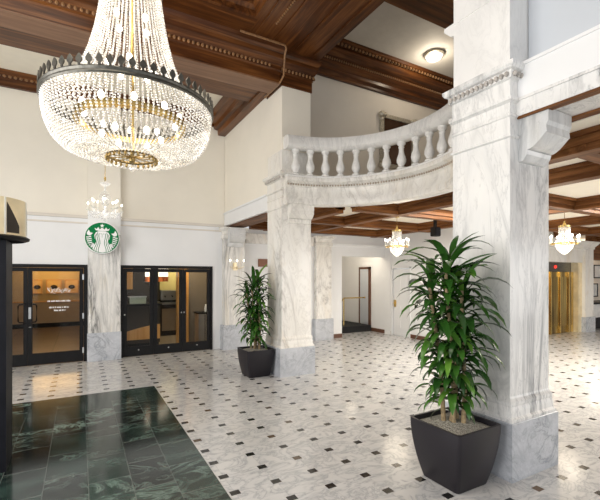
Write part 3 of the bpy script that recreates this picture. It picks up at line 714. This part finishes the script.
for k, (x, y, lb_) in enumerate(((1.60,11.25,'slim red and white pendant lamp above the dark cafe counter'), (2.0,11.6,'red and white pendant lamp seen through the middle cafe leaf'), (2.18,11.9,'white and red pendant lamp nearest the wooden post'))):
    t = thing('pendant_lamp', lb_, 'lamp', (x, y, 1.6))
    MB().lathe(x,y,[(.075,1.72),(.075,1.86)],16).build('lower_shade', M['orange'], t, smooth=True); MB().lathe(x,y,[(.07,1.86),(.07,2.12)],16).build('upper_shade', emit('pendant_glow', (1,.85,.65), 2.2), t, smooth=True)
    MB().tube([(x,y,2.12),(x,y,2.9)], .006, 5).build('cord', M['black'], t)
t = thing('condiment_stand', 'grey metal condiment stand behind the right cafe door leaf', 'stand', (2.92, 10.65, 0))
MB().box(2.76, 3.10, 10.45, 10.85, .08, .86).build('body', M['steel'], t); MB().box(2.73, 3.13, 10.42, 10.88, .86, .90).build('top', M['black'], t); MB().box(2.925,2.94,10.44,10.451,.1,.84).build('door_gap', M['black'], t)
MB().box(2.78, 3.08, 10.47, 10.83, 0, .08).build('base', M['black'], t)
t = thing('milk_jug', 'white jug standing on the condiment stand', 'jug', (3.02, 10.65, .90))
MB().lathe(3.02,10.65,[(.045,.90),(.05,1.0),(.035,1.06),(.03,1.1)],14).build('body', M['white'], t, smooth=True); MB().tube([(3.07,10.65,.95),(3.10,10.65,.98),(3.10,10.65,1.03),(3.055,10.65,1.06)], .008,6).build('handle', M['white'], t, smooth=True)

# ------------------------------------------------------------------ round green sign
SX, SY, SZ, SR = .42, 9.60, 2.70, .345
sg = thing('round_sign', 'round green and white coffee shop sign on the marble pilaster', 'sign', (SX, SY, SZ))
def disc(name, r, y0, y1, mat, n=48):
    m = MB(); m.loft([[(SX+r*math.cos(2*PI*i/n), y, SZ+r*math.sin(2*PI*i/n)) for i in range(n)] for y in (y0, y1)]); return m.build(name, mat, sg)
disc('rim', SR, SY-.07, SY+.115, M['signwhite']); disc('face', SR*.955, SY-.076, SY-.069, M['green'])
m = MB(); dep = [0]
def flat(pts, mirror=True, lay=0):
    y = SY-.078-.0016*lay
    for sx in ((1,-1) if mirror else (1,)):
        q = [(SX+sx*px*SR*.93, y, SZ+pz*SR*.93) for px, pz in pts]
        m.poly(q if sx > 0 else q[::-1])
def ribbon(pts, w, lay=0):
    L = []; Rr = []
    for i, p in enumerate(pts):
        a = pts[max(i-1,0)]; b = pts[min(i+1,len(pts)-1)]; dx, dz = b[0]-a[0], b[1]-a[1]; l = math.hypot(dx,dz) or 1
        L.append((p[0]-dz/l*w/2, p[1]+dx/l*w/2)); Rr.append((p[0]+dz/l*w/2, p[1]-dx/l*w/2))
    for i in range(len(pts)-1): flat([L[i], Rr[i], Rr[i+1], L[i+1]], True, lay)
star = [(.0+ (.15 if k%2==0 else .06)*math.sin(k*PI/5), .82+(.15 if k%2==0 else .06)*math.cos(k*PI/5)) for k in range(10)]
flat(star, False)
flat([(-.40,.50),(-.20,.46),(0,.45),(.20,.46),(.40,.50),(.46,.66),(.33,.58),(.24,.72),(.14,.57),(0,.70),(-.14,.57),(-.24,.72),(-.33,.58),(-.46,.66)], False)
#flat([(.15*math.cos(a*PI/8), .20+.22*math.sin(a*PI/8)) for a in range(16)], False)           # face
#flat([(-.10,-.05),(.10,-.05),(.17,-.22),(.17,-.42),(.10,-.58),(.15,-.80),(.17,-.96),(-.17,-.96),(-.15,-.80),(-.10,-.58),(-.17,-.42),(-.17,-.22)], False)
flat([(0,.44),(.22,.44),(.38,.36),(.47,.18),(.45,-.05),(.36,-.22),(.42,-.42),(.56,-.62),(.58,-.78),(.45,-.88),(.30,-.95),(0,-1.0),(-.30,-.95),(-.45,-.88),(-.58,-.78),(-.56,-.62),(-.42,-.42),(-.36,-.22),(-.45,-.05),(-.47,.18),(-.38,.36),(-.22,.44)], False)
flat([(.55,.30),(.72,.34),(.80,.52),(.92,.30),(.90,.17),(.74,.12),(.64,.20)], True)            # tail fins
for k in range(6):                                                                             # tail stripes
    a = -.02-.13*k; x = .97*math.sqrt(max(.02,1-a*a)); x0 = .66-.02*k
    if x > x0: ribbon([(x0, a+.10), ((x0+x)/2, a+.04), (x-.02, a+.03)], .065)
flat([(.46,-.42),(.60,-.38),(.74,-.50),(.62,-.60),(.52,-.56)], True)
m0 = m.build('white_emblem', M['signwhite'], sg, recalc=False)
def wave(x0, x1, z0, z1, amp, ph): return [(x0+(x1-x0)*u+amp*math.sin(u*8+ph), z0+(z1-z0)*u) for u in [i/16 for i in range(17)]]
for lines in ((.15,.20,.30,-.96,.045,.6), (.25,.32,.36,-.92,.05,.3), (.34,.44,.26,-.84,.05,.0)):
    for sx in (1, -1):
        L_ = wave(*lines); m = MB()
        for a, b in zip(L_, L_[1:]):
            flat([(sx*(a[0]-.018), a[1]), (sx*(a[0]+.018), a[1]), (sx*(b[0]+.018), b[1]), (sx*(b[0]-.018), b[1])][::sx], False, 1)
        m.build('hair_line', M['green'], m0, recalc=False)
for nm, pts in (('eye', [(.03,.24),(.10,.25),(.10,.28),(.03,.275)]), ('eye', [(-.03,.275),(-.10,.28),(-.10,.25),(-.03,.24)]), ('nose', [(-.012,.12),(.012,.12),(.008,.22),(-.008,.22)]),
                ('mouth', [(-.05,.075),(.05,.075),(.03,.055),(-.03,.055)])):
    m = MB(); flat(pts, False, 1); m.build(nm, M['green'], m0, recalc=False)
MB().box(SX-.05, SX+.05, SY+.115, 9.72, SZ-.05, SZ+.05).build('bracket', M['steel'], sg)

# ------------------------------------------------------------------ chandeliers
def bead_curve(m, pts, r0, gap=1.9, jit=0):
    pts = [Vector(p) for p in pts]; acc = 0; nxt = 0
    for a, b in zip(pts, pts[1:]):
        d = (b-a).length
        while nxt <= acc+d:
            p = a.lerp(b, (nxt-acc)/d if d else 0); m.ball(p, r0, 1); nxt += r0*gap
        acc += d
def interp(P, n):
    out = []
    segs = [math.dist(a, b) for a, b in zip(P, P[1:])]; T = sum(segs)
    for k in range(n+1):
        s = T*k/n; i = 0
        while i < len(segs)-1 and s > segs[i]: s -= segs[i]; i += 1
        u = min(1, s/segs[i]); a, b = P[i], P[i+1]; out.append((a[0]+(b[0]-a[0])*u, a[1]+(b[1]-a[1])*u))
    return out
CX, CY = .50, 4.66
big = thing('crystal_chandelier', 'huge beaded crystal basket chandelier with a leaf-crowned bronze ring', 'chandelier', (CX, CY, 3.70))
RZ, RR = 3.69, .85
ringo = MB().loft([[(CX+r*math.cos(2*PI*i/72), CY+r*math.sin(2*PI*i/72), z) for i in range(72)] for r, z in ((RR,RZ-.03),(RR+.012,RZ-.035),(RR+.022,RZ-.02),(RR+.012,RZ),(RR+.022,RZ+.02),(RR+.012,RZ+.035),(RR,RZ+.03),(RR,RZ-.03))], cap=False).build('crown_ring', M['bronze'], big, smooth=True)
lv = MB()
shape = [(0,0),(.012,.005),(.010,.02),(.028,.04),(.030,.06),(.018,.085),(0,.105)]
lv.loft([[(sx*x, -.004, z) for x, z in shape for sx in (1,)] + [(-x, -.004, z) for x, z in shape[-2:0:-1]], [(x, .008, z) for x, z in shape] + [(-x, .008, z) for x, z in shape[-2:0:-1]]])
l0 = lv.build('leaf_finial', M['bronze']); NL = 60
for k in range(NL):
    o = l0 if k == 0 else l0.copy()
    if k: C.objects.link(o)
    a = 2*PI*k/NL; o.parent = ringo; o.rotation_euler = (0, 0, a-PI/2)
    o.location = ((RR+.012)*math.cos(a), (RR+.012)*math.sin(a), RZ-3.70+.03)
# bead bowl
BP = [(RR-.005,RZ-.04),(RR-.012,RZ-.14),(RR-.035,RZ-.26),(RR-.09,RZ-.38),(.68,RZ-.465),(.57,RZ-.51),(.42,RZ-.53),(.24,RZ-.525)]
m = MB(); NB = 104
for k in range(NB):
    a = 2*PI*k/NB
    full = (k % 2 == 0)
    pr = interp(BP, 24)
    if not full: pr = [p for p in pr if p[0] > .48]
    bead_curve(m, [(CX+r*math.cos(a), CY+r*math.sin(a), z) for r, z in pr], .0125, 2.15)
o = m.build('bead_bowl', M['crystal'], big); o['kind'] = 'stuff'
# bead tent
TP = [(.82,RZ+.02),(.68,RZ+.10),(.585,RZ+.21),(.50,RZ+.36),(.43,RZ+.55),(.37,RZ+.78),(.33,RZ+1.0),(.29,RZ+1.3),(.26,RZ+1.6)]
m = MB(); NTT = 60
for k in range(NTT):
    a = 2*PI*(k+.5)/NTT
    bead_curve(m, [(CX+r*math.cos(a), CY+r*math.sin(a), z) for r, z in interp(TP, 30)], .0125, 2.25)
o = m.build('bead_tent', M['crystal'], big); o['kind'] = 'stuff'
m = MB(); rb = .245; zb = RZ-.525
m.loft([[(CX+r*math.cos(2*PI*i/40), CY+r*math.sin(2*PI*i/40), z) for i in range(40)] for r, z in ((rb,zb-.015),(rb+.016,zb),(rb,zb+.015),(rb-.012,zb),(rb,zb-.015))], cap=False)
br = m.build('bottom_ring', M['bronzegold'], big, smooth=True)
m0 = MB().ball((0,0,0), .016, 1, 1.7).build('ring_drop', M['bronzegold'])
for k in range(26):
    o = m0 if k == 0 else m0.copy()
    if k: C.objects.link(o)
    a = 2*PI*k/26; o.parent = br; o.location = ((rb+.012)*math.cos(a), (rb+.012)*math.sin(a), zb-.03-3.70)
m = MB()
for k in range(12):
    a = 2*PI*k/12; m.tube([(CX,CY,zb),(CX+rb*math.cos(a),CY+rb*math.sin(a),zb)], .006, 5)
m.ball((CX,CY,zb-.03), .035, 2); m.build('ring_spokes', M['bronzegold'], br)
MB().ball((CX,CY,zb-.12), .03, 2, 1.3).build('bottom_drop', M['clear'], big)
m = MB(); m.loft([[(CX+r*math.cos(2*PI*i/40), CY+r*math.sin(2*PI*i/40), z) for i in range(40)] for r, z in ((.52,RZ-.20),(.57,RZ-.19),(.57,RZ-.13),(.52,RZ-.14),(.52,RZ-.20))], cap=False); m.build('inner_ring', M['brass'], big, smooth=True)
MB().tube([(CX,CY,zb),(CX,CY,6.62)], .02).build('stem', M['brass'], big, smooth=True)
MB().lathe(CX,CY,[(.24,RZ+1.58),(.28,RZ+1.60),(.28,RZ+1.66),(.2,RZ+1.7),(.05,RZ+1.8)],24).build('top_crown', M['bronzegold'], big, smooth=True)
m0 = MB().ball((0,0,0), .030, 2, 1.5).build('bulb', M['bulb'])
k = 0
for rad, z, n in ((.50,RZ-.06,10), (.30,RZ-.30,6), (.24,RZ+.45,5), (.20,RZ+.95,4)):
    for j in range(n):
        o = m0 if k == 0 else m0.copy()
        if k: C.objects.link(o)
        k += 1; a = 2*PI*j/n+.3*rad*10; o.parent = big; o.location = (rad*math.cos(a), rad*math.sin(a), z-3.70)

def basket(loc, label):
    t = thing('small_chandelier', label, 'chandelier', loc, 'small gilt chandeliers under the low ceiling')
    x, y, z = loc
    m = MB().lathe(x,y,[(.225,z-.012),(.24,z),(.225,z+.02),(.21,z),(.225,z-.012)],32,False); m.build('gilt_ring', M['brass'], t, smooth=True)
    m = MB()
    for k in range(22):
        a = 2*PI*k/22; bead_curve(m, [(x+r*math.cos(a), y+r*math.sin(a), z+h) for r, h in interp([(.17,.03),(.12,.12),(.10,.24),(.105,.36)], 10)], .012, 1.8)
    o = m.build('bead_tent', M['crystal2'], t); o['kind'] = 'stuff'
    m = MB()
    for k in range(24):
        a = 2*PI*k/24; bead_curve(m, [(x+r*math.cos(a), y+r*math.sin(a), z+h) for r, h in interp([(.17,-.01),(.15,-.08),(.10,-.15),(.05,-.20),(.02,-.22)], 8)], .013, 1.8)
    o = m.build('bead_basket', M['crystal2'], t); o['kind'] = 'stuff'
    MB().lathe(x,y,[(.0,z+.36),(.115,z+.36),(.12,z+.39),(.04,z+.41),(.012,z+.47),(.02,z+.49),(0,z+.50)],20,False).build('gilt_cap', M['brass'], t, smooth=True)
    MB().tube([(x,y,z+.49),(x,y,3.31)], .006, 6).build('rod', M['brass'], t)
    MB().lathe(x,y,[(.0,3.25),(.05,3.26),(.06,3.29),(.06,3.31)],16,False).build('ceiling_cup', M['brass'], t, smooth=True)
    for k in range(8):
        a = 2*PI*k/8+.2; px, py = x+.27*math.cos(a), y+.27*math.sin(a)
        arm = MB().tube([(x+.215*math.cos(a),y+.215*math.sin(a),z),(x+.25*math.cos(a),y+.25*math.sin(a),z-.015),(px,py,z+.02)], .009, 6).build('arm', M['brass'], t, smooth=True)
        MB().lathe(px,py,[(.0,z+.018),(.028,z+.02),(.03,z+.03),(.011,z+.035),(.011,z+.13),(0,z+.132)],10,False).build('candle', M['candle'], arm, smooth=True)
        MB().ball((px,py,z+.16), .02, 2, 1.6).build('flame_bulb', M['flame'], arm, smooth=True)
    return t
b1 = basket((6.57, 7.0, 2.57), 'small gilt crystal chandelier left of the near plant, under the low ceiling')
dup(b1, (9.15, 4.6, 2.57), 'small gilt crystal chandelier right of the near column, before the elevator')

# clear crystal chandelier in front of the sign
lx, ly, lz = .45, 9.0, 3.18
t = thing('small_chandelier', 'clear glass chandelier with candle arms hanging just above the round sign', 'chandelier', (lx, ly, lz))
MB().lathe(lx,ly,[(.0,lz-.20),(.03,lz-.17),(.05,lz-.12),(.02,lz-.08),(.08,lz-.02),(.08,lz+.02),(.03,lz+.05),(.05,lz+.14),(.10,lz+.24),(.11,lz+.34),(.06,lz+.42),(.02,lz+.44),(.02,lz+.52),(.09,lz+.57),(.10,lz+.60),(.02,lz+.58),(.015,lz+.66)],20,False).build('glass_stem', M['clear'], t, smooth=True)
MB().tube([(lx,ly,lz+.64),(lx,ly,5.97)], .007, 6).build('rod', M['brass'], t)
MB().lathe(lx,ly,[(0,lz+.64),(.02,lz+.66),(.02,lz+.72),(0,lz+.74)],10,False).build('gilt_collar', M['brass'], t, smooth=True)
for k in range(10):
    a = 2*PI*k/10+.25; hi = .06 if k % 2 else 0; R_ = .33 if k % 2 == 0 else .24
    P = [(.05,0),(.14,-.06),(.24*R_/.33,-.05),(R_,.04+hi)]
    arm = MB().tube([(lx+r*math.cos(a), ly+r*math.sin(a), lz+h) for r, h in P], .011, 6).build('glass_arm', M['clear'], t, smooth=True)
    px, py, pz = lx+R_*math.cos(a), ly+R_*math.sin(a), lz+.04+hi
    MB().lathe(px,py,[(.0,pz),(.04,pz+.005),(.045,pz+.02),(.012,pz+.025),(.012,pz+.11),(0,pz+.112)],10,False).build('candle', M['candle'], arm, smooth=True)
    MB().ball((px,py,pz+.14), .016, 2, 1.7).build('flame_bulb', M['flame'], arm, smooth=True)
    m = MB()
    for j in range(5): m.ball((px, py, pz-.02-.028*j), .012-.001*j, 1)
    for j in range(9):
        u = j/8; rr_ = .06+(R_-.06)*u; m.ball((lx+rr_*math.cos(a+.3*math.sin(u*PI)), ly+rr_*math.sin(a+.3*math.sin(u*PI)), lz-.02-.09*math.sin(u*PI)), .011, 1)
    m.build('crystal_drops', M['clear'], arm)

# sconce on the third pilaster
t = thing('wall_sconce', 'pale candle wall sconce on the marble pilaster behind the far plant', 'sconce', (3.48, 9.6, 2.1))
MB().box(3.42, 3.54, 9.58, 9.62, 2.02, 2.22).bevel(.01).build('backplate', M['palebrass'], t)
for x in (3.30, 3.48, 3.66):
    arm = MB().tube([(3.48,9.58,2.10),((3.48+x)/2,9.50,2.06),(x,9.46,2.12)], .009, 6).build('arm', M['palebrass'], t, smooth=True)
    MB().lathe(x,9.46,[(0,2.12),(.03,2.125),(.012,2.13),(.012,2.24),(0,2.242)],10,False).build('candle', M['candle'], arm, smooth=True)
    MB().ball((x,9.46,2.265), .015, 2, 1.6).build('flame_bulb', M['flame'], arm, smooth=True)

# dome light on the mezzanine ceiling
t = thing('dome_light', 'round glass dome light on the mezzanine ceiling', 'ceiling light', (6.74, 6.03, 6.72))
MB().lathe(6.74,6.03,[(0,6.56),(.08,6.57),(.15,6.61),(.185,6.67)],28,False).build('glass_dome', M['lens'], t, smooth=True)
MB().lathe(6.74,6.03,[(.185,6.66),(.215,6.67),(.215,6.72),(.0,6.72)],28,False).build('rim', M['silverframe'], t, smooth=True)

# mirror on the mezzanine wall
t = thing('framed_mirror', 'ornate silver framed dark mirror on the mezzanine wall behind the balustrade', 'mirror', (6.62, 7.12, 4.5))
x0, x1, z0, z1 = 6.15, 7.22, 4.45, 5.70; m = MB()
for b in ((x0,x1,z0,z0+.09),(x0,x1,z1-.09,z1),(x0,x0+.09,z0+.09,z1-.09),(x1-.09,x1,z0+.09,z1-.09)): m.box(b[0],b[1],7.07,7.138,b[2],b[3])
for (x, z) in ((x0,z0),(x1,z0),(x0,z1),(x1,z1)):
    m.ball((x+.03,7.08,z-.03 if z>5 else z+.03), .085, 2); m.ball((x+.13 if x<6.5 else x-.07,7.08,z-.02 if z>5 else z+.02), .055, 2); m.ball((x+.03,7.08,z-.14 if z>5 else z+.14), .055, 2)
m.build('frame', M['silverframe'], t)
MB().box(x0+.09,x1-.09,7.10,7.137,z0+.09,z1-.09).build('glass', M['mirror'], t)
# small dark speaker below low ceiling
t = thing('wall_speaker', 'small black speaker hanging under the low ceiling above the near plant', 'speaker', (7.55, 6.7, 2.75))
MB().box(7.46,7.66,6.64,6.80,2.84,3.06).bevel(.012).build('cabinet', M['black'], t); MB().box(7.48,7.64,6.628,6.639,2.86,3.04).build('grille', M['blackpost'], t); MB().box(7.53,7.59,6.70,6.76,3.06,3.31).build('bracket', M['black'], t)

# ------------------------------------------------------------------ planters
def add_leaf(m, base, az, e0, e1, L, W, rnd, xmax):
    n = 7; p = Vector(base); pts = [p.copy()]; el = e0
    azc = az
    for i in range(n):
        u = (i+.5)/n; el = e0+(e1-e0)*(u**1.15); azc += rnd.uniform(-.05,.05)
        p = p+Vector((math.cos(azc)*math.cos(el), math.sin(azc)*math.cos(el), math.sin(el)))*(L/n); pts.append(p.copy())
    side = Vector((-math.sin(az), math.cos(az), 0))
    tw = rnd.uniform(-.35,.35)
    prev = None
    for i, q in enumerate(pts):
        u = i/n; w = W*(math.sin(PI*min(1,(u*.86+.10)))**.75)*(1 if u < .999 else 0)
        if i == n: w = 0.001
        if q.x > xmax: q = Vector((xmax-.02*(q.x-xmax), q.y, q.z))
        s = side*math.cos(tw*u)+Vector((0,0,1))*math.sin(tw*u)
        a, b, c = m.bm.verts.new(q-s*w/2+Vector((0,0,w*.10))), m.bm.verts.new(q-Vector((0,0,w*.05))), m.bm.verts.new(q+s*w/2+Vector((0,0,w*.10)))
        if prev: m.bm.faces.new((prev[0],prev[1],b,a)); m.bm.faces.new((prev[1],prev[2],c,b))
        prev = (a, b, c)
def planter(label, cx, cy, H, ht_, hb, canes, nleaf, L, W, seed, xmax, R):
    t = thing('potted_plant', label, 'plant', (cx, cy, 0)); rnd = random.Random(seed)
    prof = []
    for k in range(9):
        u = k/8; prof.append((hb+(ht_-hb)*(1-(1-u)**1.8), H*u+.004))
    def rsq(h, z, c=.035):
        out = []
        for sx, sy, a0 in ((1,-1,-PI/2),(1,1,0),(-1,1,PI/2),(-1,-1,PI)):
            for j in range(4):
                a = a0+PI/2*j/3; out.append((cx+sx*(h-c)+c*math.cos(a), cy+sy*(h-c)+c*math.sin(a), z))
        return out
    rings = [rsq(h, z) for h, z in prof]+[rsq(ht_-.022, H+.004), rsq(ht_-.03, H-.05)]
    MB().loft(rings).build('pot', M['pot'], t, smooth=True)
    g = MB(); g.loft([rsq(ht_-.03, H-.05), rsq(ht_-.04, H-.035), rsq(ht_*.5, H-.01, .05), rsq(.06, H, .05)])
    g.build('gravel', M['gravel'], t)
    for (dx, dy, tx, ty, top) in canes:
        pts = [(cx+dx+(tx-dx)*u+.02*math.sin(u*5+dx*9), cy+dy+(ty-dy)*u, H-.03+(top-H)*u) for u in [i/8 for i in range(9)]]
        MB().tube(pts, lambda u: .022-.008*u, 8).build('cane', M['bark'], t, smooth=True)
    m = MB()
    for (dx, dy, tx, ty, top), n in zip(canes, nleaf):
        for k in range(n):
            u = k/(n-1) if n > 1 else 1
            h = .10+.90*u**.78
            base = (cx+dx+(tx-dx)*h+.012*math.cos(k*2.4), cy+dy+(ty-dy)*h+.012*math.sin(k*2.4), H+(top-H)*h)
            az = k*2.39996+rnd.uniform(-.4,.4)+seed
            tip = u**3
            e0 = rnd.uniform(.35,1.15)*(1-tip)+tip*rnd.uniform(.8,1.45); e1 = (-rnd.uniform(1.25,1.6))*(1-tip)+tip*rnd.uniform(-.9,.6)
            add_leaf(m, base, az, e0, e1, L*rnd.uniform(.78,1.12)*(.68+.36*min(1,(base[2]-H)/1.1)), W*rnd.uniform(.8,1.15), rnd, xmax)
    m.build('foliage', M['leaf'], t, smooth='all', recalc=False)
    return t
planter('large leafy dracaena in a black tapered square pot beside the near column', 2.99, 2.44, .535, .285, .20,
        [(-.03,-.02,-.13,-.03,1.94),(.06,.03,.00,.05,2.02),(-.06,.06,-.22,.08,1.84),(.03,-.07,-.03,-.12,1.76),(.08,.08,.08,.14,1.80),(-.02,.02,-.06,-.10,1.25)], [60,60,48,44,44,34], .45, .074, 2, 3.39, .4)
planter('smaller leafy dracaena in a black tapered square pot beside the middle column', 2.90, 6.88, .50, .275, .205,
        [(-.03,-.02,-.07,-.03,1.70),(.06,.03,.06,.05,1.80),(-.06,.06,-.13,.08,1.58),(.03,-.07,.04,-.12,1.48),(.0,.02,.0,-.04,1.20)], [54,54,46,38,30], .44, .066, 5, 3.19, .4)

# ------------------------------------------------------------------ black kiosk with a brass drum
kx, ky = -.85, 4.83
t = thing('lobby_kiosk', 'tall black post carrying a pale brass drum at the left edge', 'kiosk', (kx, ky, 0))
MB().box(kx-.30, kx+.24, ky-.23, ky+.02, .004, 2.20).build('front_panel', M['blackpost'], t)
MB().box(kx-.30, kx+.235, ky+.02, ky+.20, .004, 2.20).build('rear_panel', M['black'], t)
MB().lathe(kx,ky,[(.36,2.20),(.40,2.215),(.405,2.235),(.38,2.25),(.0,2.25)],48,False).build('disc', M['black'], t, smooth=True)
dr = MB().lathe(kx,ky,[(.375,2.25),(.375,2.60),(.36,2.605),(.36,2.25)],48,False).build('drum', M['palebrass'], t, smooth=True)
def onarc(a, z, r=.379): return (kx+r*math.cos(a), ky+r*math.sin(a), z)
for j in range(8):
    a0 = 2*PI*j/8-.84; m = MB()
    for i in range(6):
        u0, u1 = i/6, (i+1)/6
        A0, A1 = a0+.36*u0, a0+.36*u1
        m.poly([onarc(A0,2.27), onarc(A1,2.27), onarc(A1,2.56-.22*u1), onarc(A0,2.56-.22*u0)])
    m.build('dark_inset', M['dkbrown'], dr)
for j in range(8):
    a0 = 2*PI*j/8-.90; m = MB()
    m.loft([[onarc(a0,2.255,.382), onarc(a0+.04,2.255,.382), onarc(a0+.04,2.60,.382), onarc(a0,2.60,.382)],[onarc(a0,2.255,.37), onarc(a0+.04,2.255,.37), onarc(a0+.04,2.60,.37), onarc(a0,2.60,.37)]])
    m.build('mullion', M['candle'], dr)

# ------------------------------------------------------------------ lights
def light(name, typ, loc, energy, col=(1,1,1), size=None, size_y=None, rot=(0,0,0), radius=.1, spread=None):
    L = bpy.data.lights.new(name, typ); L.energy = energy; L.color = col
    if typ == 'AREA':
        L.shape = 'RECTANGLE'; L.size = size; L.size_y = size_y or size
        if spread: L.spread = spread
    else: L.shadow_soft_size = radius
    o = bpy.data.objects.new(name, L); C.objects.link(o); o.location = loc; o.rotation_euler = rot; return o
WARM = (1,.86,.66); NEUT = (1,.96,.90)
light('chandelier_glow', 'POINT', (CX,CY,3.45), 12, WARM, radius=.3)
light('chandelier_upper_glow', 'POINT', (CX,CY,4.6), 9, WARM, radius=.15)
light('gilt_glow', 'POINT', (6.57,7.0,2.30), 16, WARM, radius=.3)
light('gilt_glow', 'POINT', (9.15,4.6,2.30), 16, WARM, radius=.3)
light('dome_glow', 'POINT', (6.74,6.03,6.45), 22, WARM, radius=.12)
light('room_glow', 'POINT', (-.8,10.6,2.72), 80, (1,.84,.62), radius=.2)
for x in (-1.36,-.84,-.28): light('picture_glow', 'POINT', (x,16.75,1.98), 9, (1,.62,.25), radius=.35)
light('cafe_glow', 'POINT', (2.6,10.5,2.7), 60, (1,.80,.5), radius=.2)
light('cafe_counter_glow', 'POINT', (1.5,10.4,2.7), 20, (1,.8,.55), radius=.2)
light('counter_glow', 'POINT', (2.9,13.0,2.4), 60, (1,.85,.55), radius=.15)
light('passage_glow', 'POINT', (7.8,10.4,2.78), 22, WARM, radius=.2)
light('alcove_glow', 'POINT', (17.6,7.7,2.8), 40, WARM, radius=.2)
# daylight from behind and left of the viewer, then added fill lamps
light('rear_daylight', 'AREA', (.5,-4.6,2.9), 120, (.93,.97,1), 8, 4.6, (PI/2,0,0))  # added unseen area lamp for daylight from the open back, no window there
light('left_window', 'AREA', (-4.7,3.0,2.8), 440, (1,.98,.95), 7, 4.2, (PI/2,0,-PI/2))
light('right_fill', 'AREA', (12,-4.6,1.8), 220, (1,.97,.92), 8, 2.8, (PI/2,0,0))  # added fill on the floor, its bounce brightens the low ceiling
light('coffer_fill', 'AREA', (-1.6,3.2,6.5), 120, (1,.93,.80), 3.4, 3.4, (0,0,0))  # added unseen warm wash over the lobby, no fixture in the coffer
light('low_ceiling_fill', 'AREA', (7.0,5.0,3.29), 140, (1,.93,.82), 1.6, 1.4, (0,0,0))  # this and the next two: added fill for the low area, no fixtures
light('low_ceiling_fill', 'AREA', (9.4,3.0,3.29), 140, (1,.93,.82), 1.6, 1.4, (0,0,0))
light('low_ceiling_fill', 'AREA', (9.4,.9,3.29), 140, (1,.93,.82), 1.6, 1.4, (0,0,0))
W = bpy.data.worlds.new('World'); bpy.context.scene.world = W; W.use_nodes = True
bg = W.node_tree.nodes['Background']; bg.inputs[0].default_value = (.95,.97,1,1); bg.inputs[1].default_value = .65

# ------------------------------------------------------------------ camera
cam = bpy.data.cameras.new('camera'); co = bpy.data.objects.new('camera', cam); C.objects.link(co)
TH = math.atan(220/392)
co.location = (0, 0, 1.85); co.rotation_euler = (PI/2, 0, -TH)
cam.sensor_width = 36; cam.lens = 392/600*36; cam.shift_y = 27/600
cam.clip_start = .05; cam.clip_end = 200
sc = bpy.context.scene; sc.camera = co
sc.view_settings.view_transform = 'Standard'; sc.view_settings.look = 'None'; sc.view_settings.exposure = .10; sc.view_settings.gamma = 1
